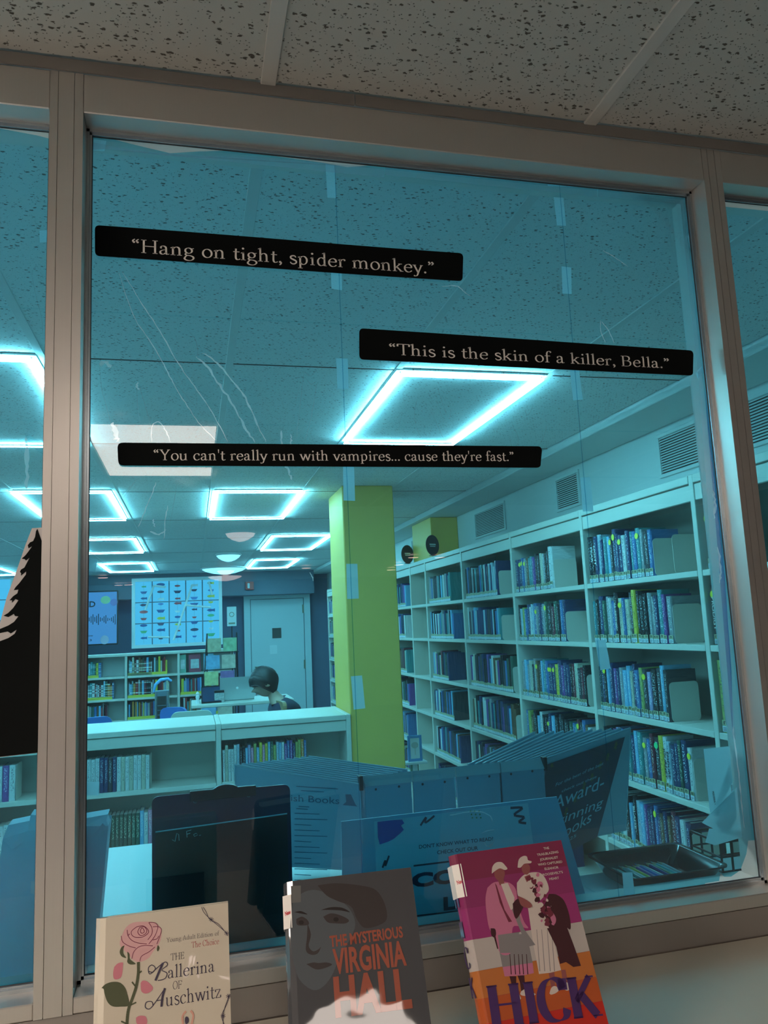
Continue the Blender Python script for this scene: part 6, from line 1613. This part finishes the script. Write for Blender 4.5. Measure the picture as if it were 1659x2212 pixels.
flat(m, smooth([q(*p) for p in [(470, 480), (560, 455), (660, 460), (730, 500), (650, 485), (560, 480)]]), .0003, 3)
flat(m, smooth([q(*p) for p in [(230, 500), (290, 490), (350, 520), (290, 512)]]), .0003, 3)
flat(m, smooth([q(*p) for p in [(350, 600), (380, 700), (360, 800), (400, 850), (450, 830), (470, 810), (440, 870), (380, 880), (335, 840), (345, 720)]]), .0002, 1)
flat(m, smooth([q(*p) for p in [(340, 965), (400, 950), (450, 955), (520, 950), (570, 970), (490, 1005), (420, 1010)]]), .0002, 1)
flat(m, [q(200, 265), q(290, 262), q(290, 410), q(208, 418)], .0004, 4)
def hq(a, b): return (Vector(q(*a)) - Vector(q(*b))).length
put_text(m, sans_text('THE MYSTERIOUS', .03), q(552, 812), q(1208, 722), hq((545, 705), (552, 806)), z=.0005, mi=2)
put_text(m, sans_text('VIRGINIA', .03), q(585, 1050), q(1240, 968), hq((556, 820), (585, 1042)), z=.0005, mi=2)
put_text(m, sans_text('HALL', .04), q(600, 1430), q(1290, 1340), hq((578, 1072), (600, 1425)), z=.0005, mi=2)
m.build('cover_print', mats2, bk)
M['labelwhite'] = mat('library_label', (.72, .68, .64), .4); M['labelred'] = mat('label_red', (.5, .02, .03), .4)
def side_label(bk_, W_, T_, y0, y1, full):
    m = MB(); x_ = -W_ / 2
    m.box((x_ - .0072, y0, -T_ + .004), (x_ - .0062, y1, -.006))
    m.poly([(x_ - .007, y0, -.006), (x_ + full, y0, .0008), (x_ + full, y1, .0008), (x_ - .007, y1, -.006)])
    m.build('library_label', M['labelwhite'], bk_)
    m = MB(); T = sans_text('New', .03)
    if full > .003: put_text(m, T, (x_ - .0045, (y0 + y1) / 2 - .004), (x_ + full - .001, (y0 + y1) / 2 - .003), .005, z=0); o = m.build('label_word', M['labelred'], bk_)
    if full > .003:
        for vtx in o.data.vertices:
            k = (vtx.co.x - (x_ - .007)) / (full + .007); vtx.co.z = -.006 + .0068 * k + .0005
side_label(bk, W2, T2, H2 - .052, H2 - .015, .0035)

# 3. magenta book
W3, H3, T3 = .150, .235, .028
bk, org, X, U, Z = book_frame(.402, -.213, 1.303, .033, .429, 0, W3, H3, T3, 'magenta and orange hardback with two standing women in hats, rightmost counter book')
hardback(bk, W3, H3, T3, jacket_mat('magenta_jacket', (.21, .028, .075), .12, 8), None)
stand((.402, -.290, 1.0475), .03, .42, .10, 'black easel under the magenta book')
q = lambda x_, y_: uv_on(org, X, U, Z, 920 + x_ / 3.7705, 1780 + y_ / 3.7709)
cm = lambda n_, c_: jacket_mat(n_, c_, .12, 8)
mats3 = [cm('stripe_plum', (.21, .028, .075)), cm('stripe_magenta', (.25, .032, .12)), cm('stripe_magenta_light', (.30, .036, .15)), cm('stripe_white', (.44, .39, .36)), cm('stripe_orange', (.46, .15, .04)), cm('stripe_red_orange', (.44, .09, .025)), cm('stripe_red', (.50, .03, .02)),
         cm('photo_cream', (.58, .49, .44)), cm('photo_pink', (.50, .16, .26)), cm('photo_dark', (.06, .02, .025)), cm('photo_grey', (.22, .20, .20)), cm('photo_skin', (.26, .08, .08)), cm('title_purple', (.07, .03, .12)), cm('photo_brown', (.16, .03, .05))]
m = MB()
def yb(v): return q(650, v)[1]
tops_ = [(H3, 0), (q(600, 420)[1], 1), (q(600, 645)[1], 2), (q(600, 905)[1], 3), (q(600, 1165)[1], 4), (q(600, 1395)[1], 5), (q(600, 1607)[1], 6), (0, None)]
for i in range(len(tops_) - 1):
    a, b = tops_[i][0], tops_[i + 1][0]; mi = tops_[i][1]
    m.poly([(-W3 / 2 + .0005, b, .0002), (W3 / 2 - .0002, b, .0002), (W3 / 2 - .0002, a - .0002, .0002), (-W3 / 2 + .0005, a - .0002, .0002)], mi)
    sp_ = [(-W3 / 2 + .006, .0002), (-W3 / 2 - .0011, -.0029), (-W3 / 2 - .0053, -.009), (-W3 / 2 - .0063, -T3 / 2), (-W3 / 2 - .0053, -T3 + .009)]
    for (x0_, z0_), (x1_, z1_) in zip(sp_[:-1], sp_[1:]): m.poly([(x1_, b, z1_), (x0_, b, z0_), (x0_, a, z0_), (x1_, a, z1_)], mi)
F_ = lambda pts, z, mi: flat(m, smooth([q(*p) for p in pts]), z, mi)
G_ = lambda pts, z, mi: flat(m, [q(*p) for p in pts], z, mi)
# left woman
G_([(680, 1240), (735, 1240), (735, 1320), (750, 1365), (712, 1370), (700, 1320)], .0004, 9); G_([(745, 1235), (800, 1230), (805, 1290), (812, 1350), (775, 1365), (765, 1290)], .0004, 9)
F_([(712, 1362), (740, 1355), (765, 1400), (772, 1425), (740, 1432), (705, 1400)], .0006, 7); F_([(775, 1362), (815, 1342), (850, 1365), (892, 1385), (870, 1398), (800, 1400), (768, 1388)], .0006, 7)
G_([(600, 905), (805, 895), (845, 1010), (870, 1140), (800, 1230), (640, 1240), (620, 1150), (600, 1050)], .0004, 10)
G_([(625, 1165), (868, 1130), (878, 1215), (800, 1232), (640, 1242)], .00045, 8)
for x_ in (680, 715, 750, 780, 815): G_([(x_, 1060), (x_ + 5, 1060), (x_ + 18, 1225), (x_ + 10, 1225)], .0005, 9)
F_([(500, 520), (545, 480), (600, 470), (680, 480), (730, 530), (745, 620), (770, 720), (800, 800), (830, 850), (720, 830), (700, 900), (690, 1050), (605, 1055), (570, 930), (515, 850), (490, 700), (485, 600)], .0005, 8)
G_([(585, 905), (760, 880), (720, 1050), (602, 1052)], .00055, 10)
G_([(610, 490), (665, 480), (720, 600), (712, 690), (690, 700), (650, 600)], .0006, 7)
G_([(700, 700), (740, 620), (755, 700), (770, 790), (800, 860), (890, 985), (830, 1000), (780, 900), (740, 800)], .0007, 10)
F_([(705, 650), (745, 610), (790, 640), (785, 690), (740, 770), (715, 740)], .0008, 9)
G_([(560, 480), (575, 500), (640, 700), (700, 795), (672, 800), (600, 640)], .00065, 13)
F_([(525, 850), (562, 855), (570, 900), (556, 925), (532, 905)], .0006, 9); G_([(552, 920), (566, 915), (588, 1015), (580, 1020)], .0006, 9)
F_([(555, 385), (600, 362), (636, 380), (640, 420), (625, 455), (590, 462), (560, 430)], .0006, 11); G_([(585, 455), (630, 450), (640, 490), (600, 500)], .00055, 11)
F_([(535, 405), (540, 350), (570, 315), (615, 312), (645, 340), (662, 365), (640, 375), (600, 362), (560, 385)], .0008, 7)
# right woman
G_([(1000, 1215), (1045, 1205), (1050, 1280), (1048, 1340), (1020, 1340)], .0004, 11); G_([(1100, 1190), (1135, 1185), (1150, 1260), (1160, 1310), (1118, 1310)], .0004, 11)
F_([(1005, 1380), (1020, 1335), (1050, 1320), (1085, 1345), (1060, 1375), (1020, 1390)], .0006, 7); F_([(1115, 1310), (1150, 1290), (1168, 1340), (1150, 1358), (1125, 1345)], .0006, 7)
G_([(830, 680), (900, 640), (1010, 820), (1050, 1000), (1100, 1190), (1010, 1212), (920, 1222), (905, 1140), (870, 960)], .0004, 7)
for x_ in (900, 940, 985, 1020): G_([(x_, 860), (x_ + 4, 860), (x_ + 30, 1200), (x_ + 24, 1200)], .00045, 10)
G_([(985, 850), (1140, 820), (1200, 980), (1262, 1155), (1200, 1165), (1140, 1125), (1090, 1140), (1060, 1000)], .0005, 9)
F_([(740, 480), (790, 420), (860, 395), (930, 400), (975, 450), (1000, 530), (970, 580), (900, 650), (840, 690), (780, 640), (745, 570)], .0005, 7)
F_([(1000, 570), (1060, 575), (1120, 620), (1160, 720), (1178, 820), (1170, 860), (1120, 830), (1010, 850), (990, 800), (960, 700)], .0006, 9)
F_([(1000, 710), (1030, 720), (1058, 770), (1048, 815), (1020, 790)], .0007, 8)
rq = random.Random(3)
for k in range(60):   # the flowers she holds
    t_ = rq.random(); cx = 870 + t_ * 110 + rq.uniform(-45, 60); cy = 420 + t_ * 380 + rq.uniform(-40, 40); r_ = rq.uniform(10, 26)
    F_([(cx + r_ * math.cos(a) * rq.uniform(.6, 1.2), cy + r_ * math.sin(a) * rq.uniform(.6, 1.2)) for a in [2 * PI * j / 7 for j in range(7)]], .0007 + .00001 * k, [9, 13, 13, 7, 8][k % 5])
F_([(745, 585), (800, 610), (850, 645), (860, 675), (820, 685), (770, 660)], .0014, 11)
G_([(800, 430), (845, 410), (850, 450), (820, 475)], .0007, 11)
F_([(780, 340), (820, 322), (845, 345), (845, 385), (825, 412), (795, 405), (780, 375)], .0006, 11)
F_([(745, 355), (755, 290), (790, 262), (820, 265), (830, 295), (858, 305), (850, 320), (800, 325), (770, 355)], .0008, 7)
for t_, a, b, h_ in (('THE', (958, 210), (1003, 204), 5.4), ('TRAILBLAZING', (905, 262), (1078, 236), 5.4), ('JOURNALIST', (928, 300), (1076, 280), 5.4), ('WHO CAPTURED', (913, 342), (1110, 316), 5.4), ('ELEANOR', (967, 376), (1080, 362), 5.4), ("ROOSEVELT'S", (952, 424), (1115, 400), 5.4), ('HEART', (1005, 458), (1084, 448), 5.4)):
    put_text(m, sans_text(t_, .02), q(*a), q(*b), hq((a[0], a[1] - 19), a), z=.0009, mi=7)
HK = serif_text('HICK', .19, .022, 8)
put_text(m, HK, q(535, 1665), q(1440, 1560), .042, z=.0010, mi=12)
m.build('cover_print', mats3, bk)
# letters of the title down the spine
m = MB()
for ch, v0, v1 in (('H', 670, 520), ('I', 930, 790), ('C', 1185, 1010), ('K', 1440, 1265)):
    T = serif_text(ch, .17, .022, 8); V_, F2, cap = T; x0_ = min(p[0] for p in V_); x1_ = max(p[0] for p in V_)
    ya = q(300, v0)[1] ; hgt = q(300, v1)[1] - ya
    sp_ = -W3 / 2 - .0068
    m.add([(sp_, ya + y_ / .67 * hgt, -T3 + .006 + (x_ - x0_) / (x1_ - x0_) * (T3 - .012)) for x_, y_ in V_], F2)
m.build('spine_title', mats3[12], bk)
side_label(bk, W3, T3, H3 - .050, H3 - .012, .0035)
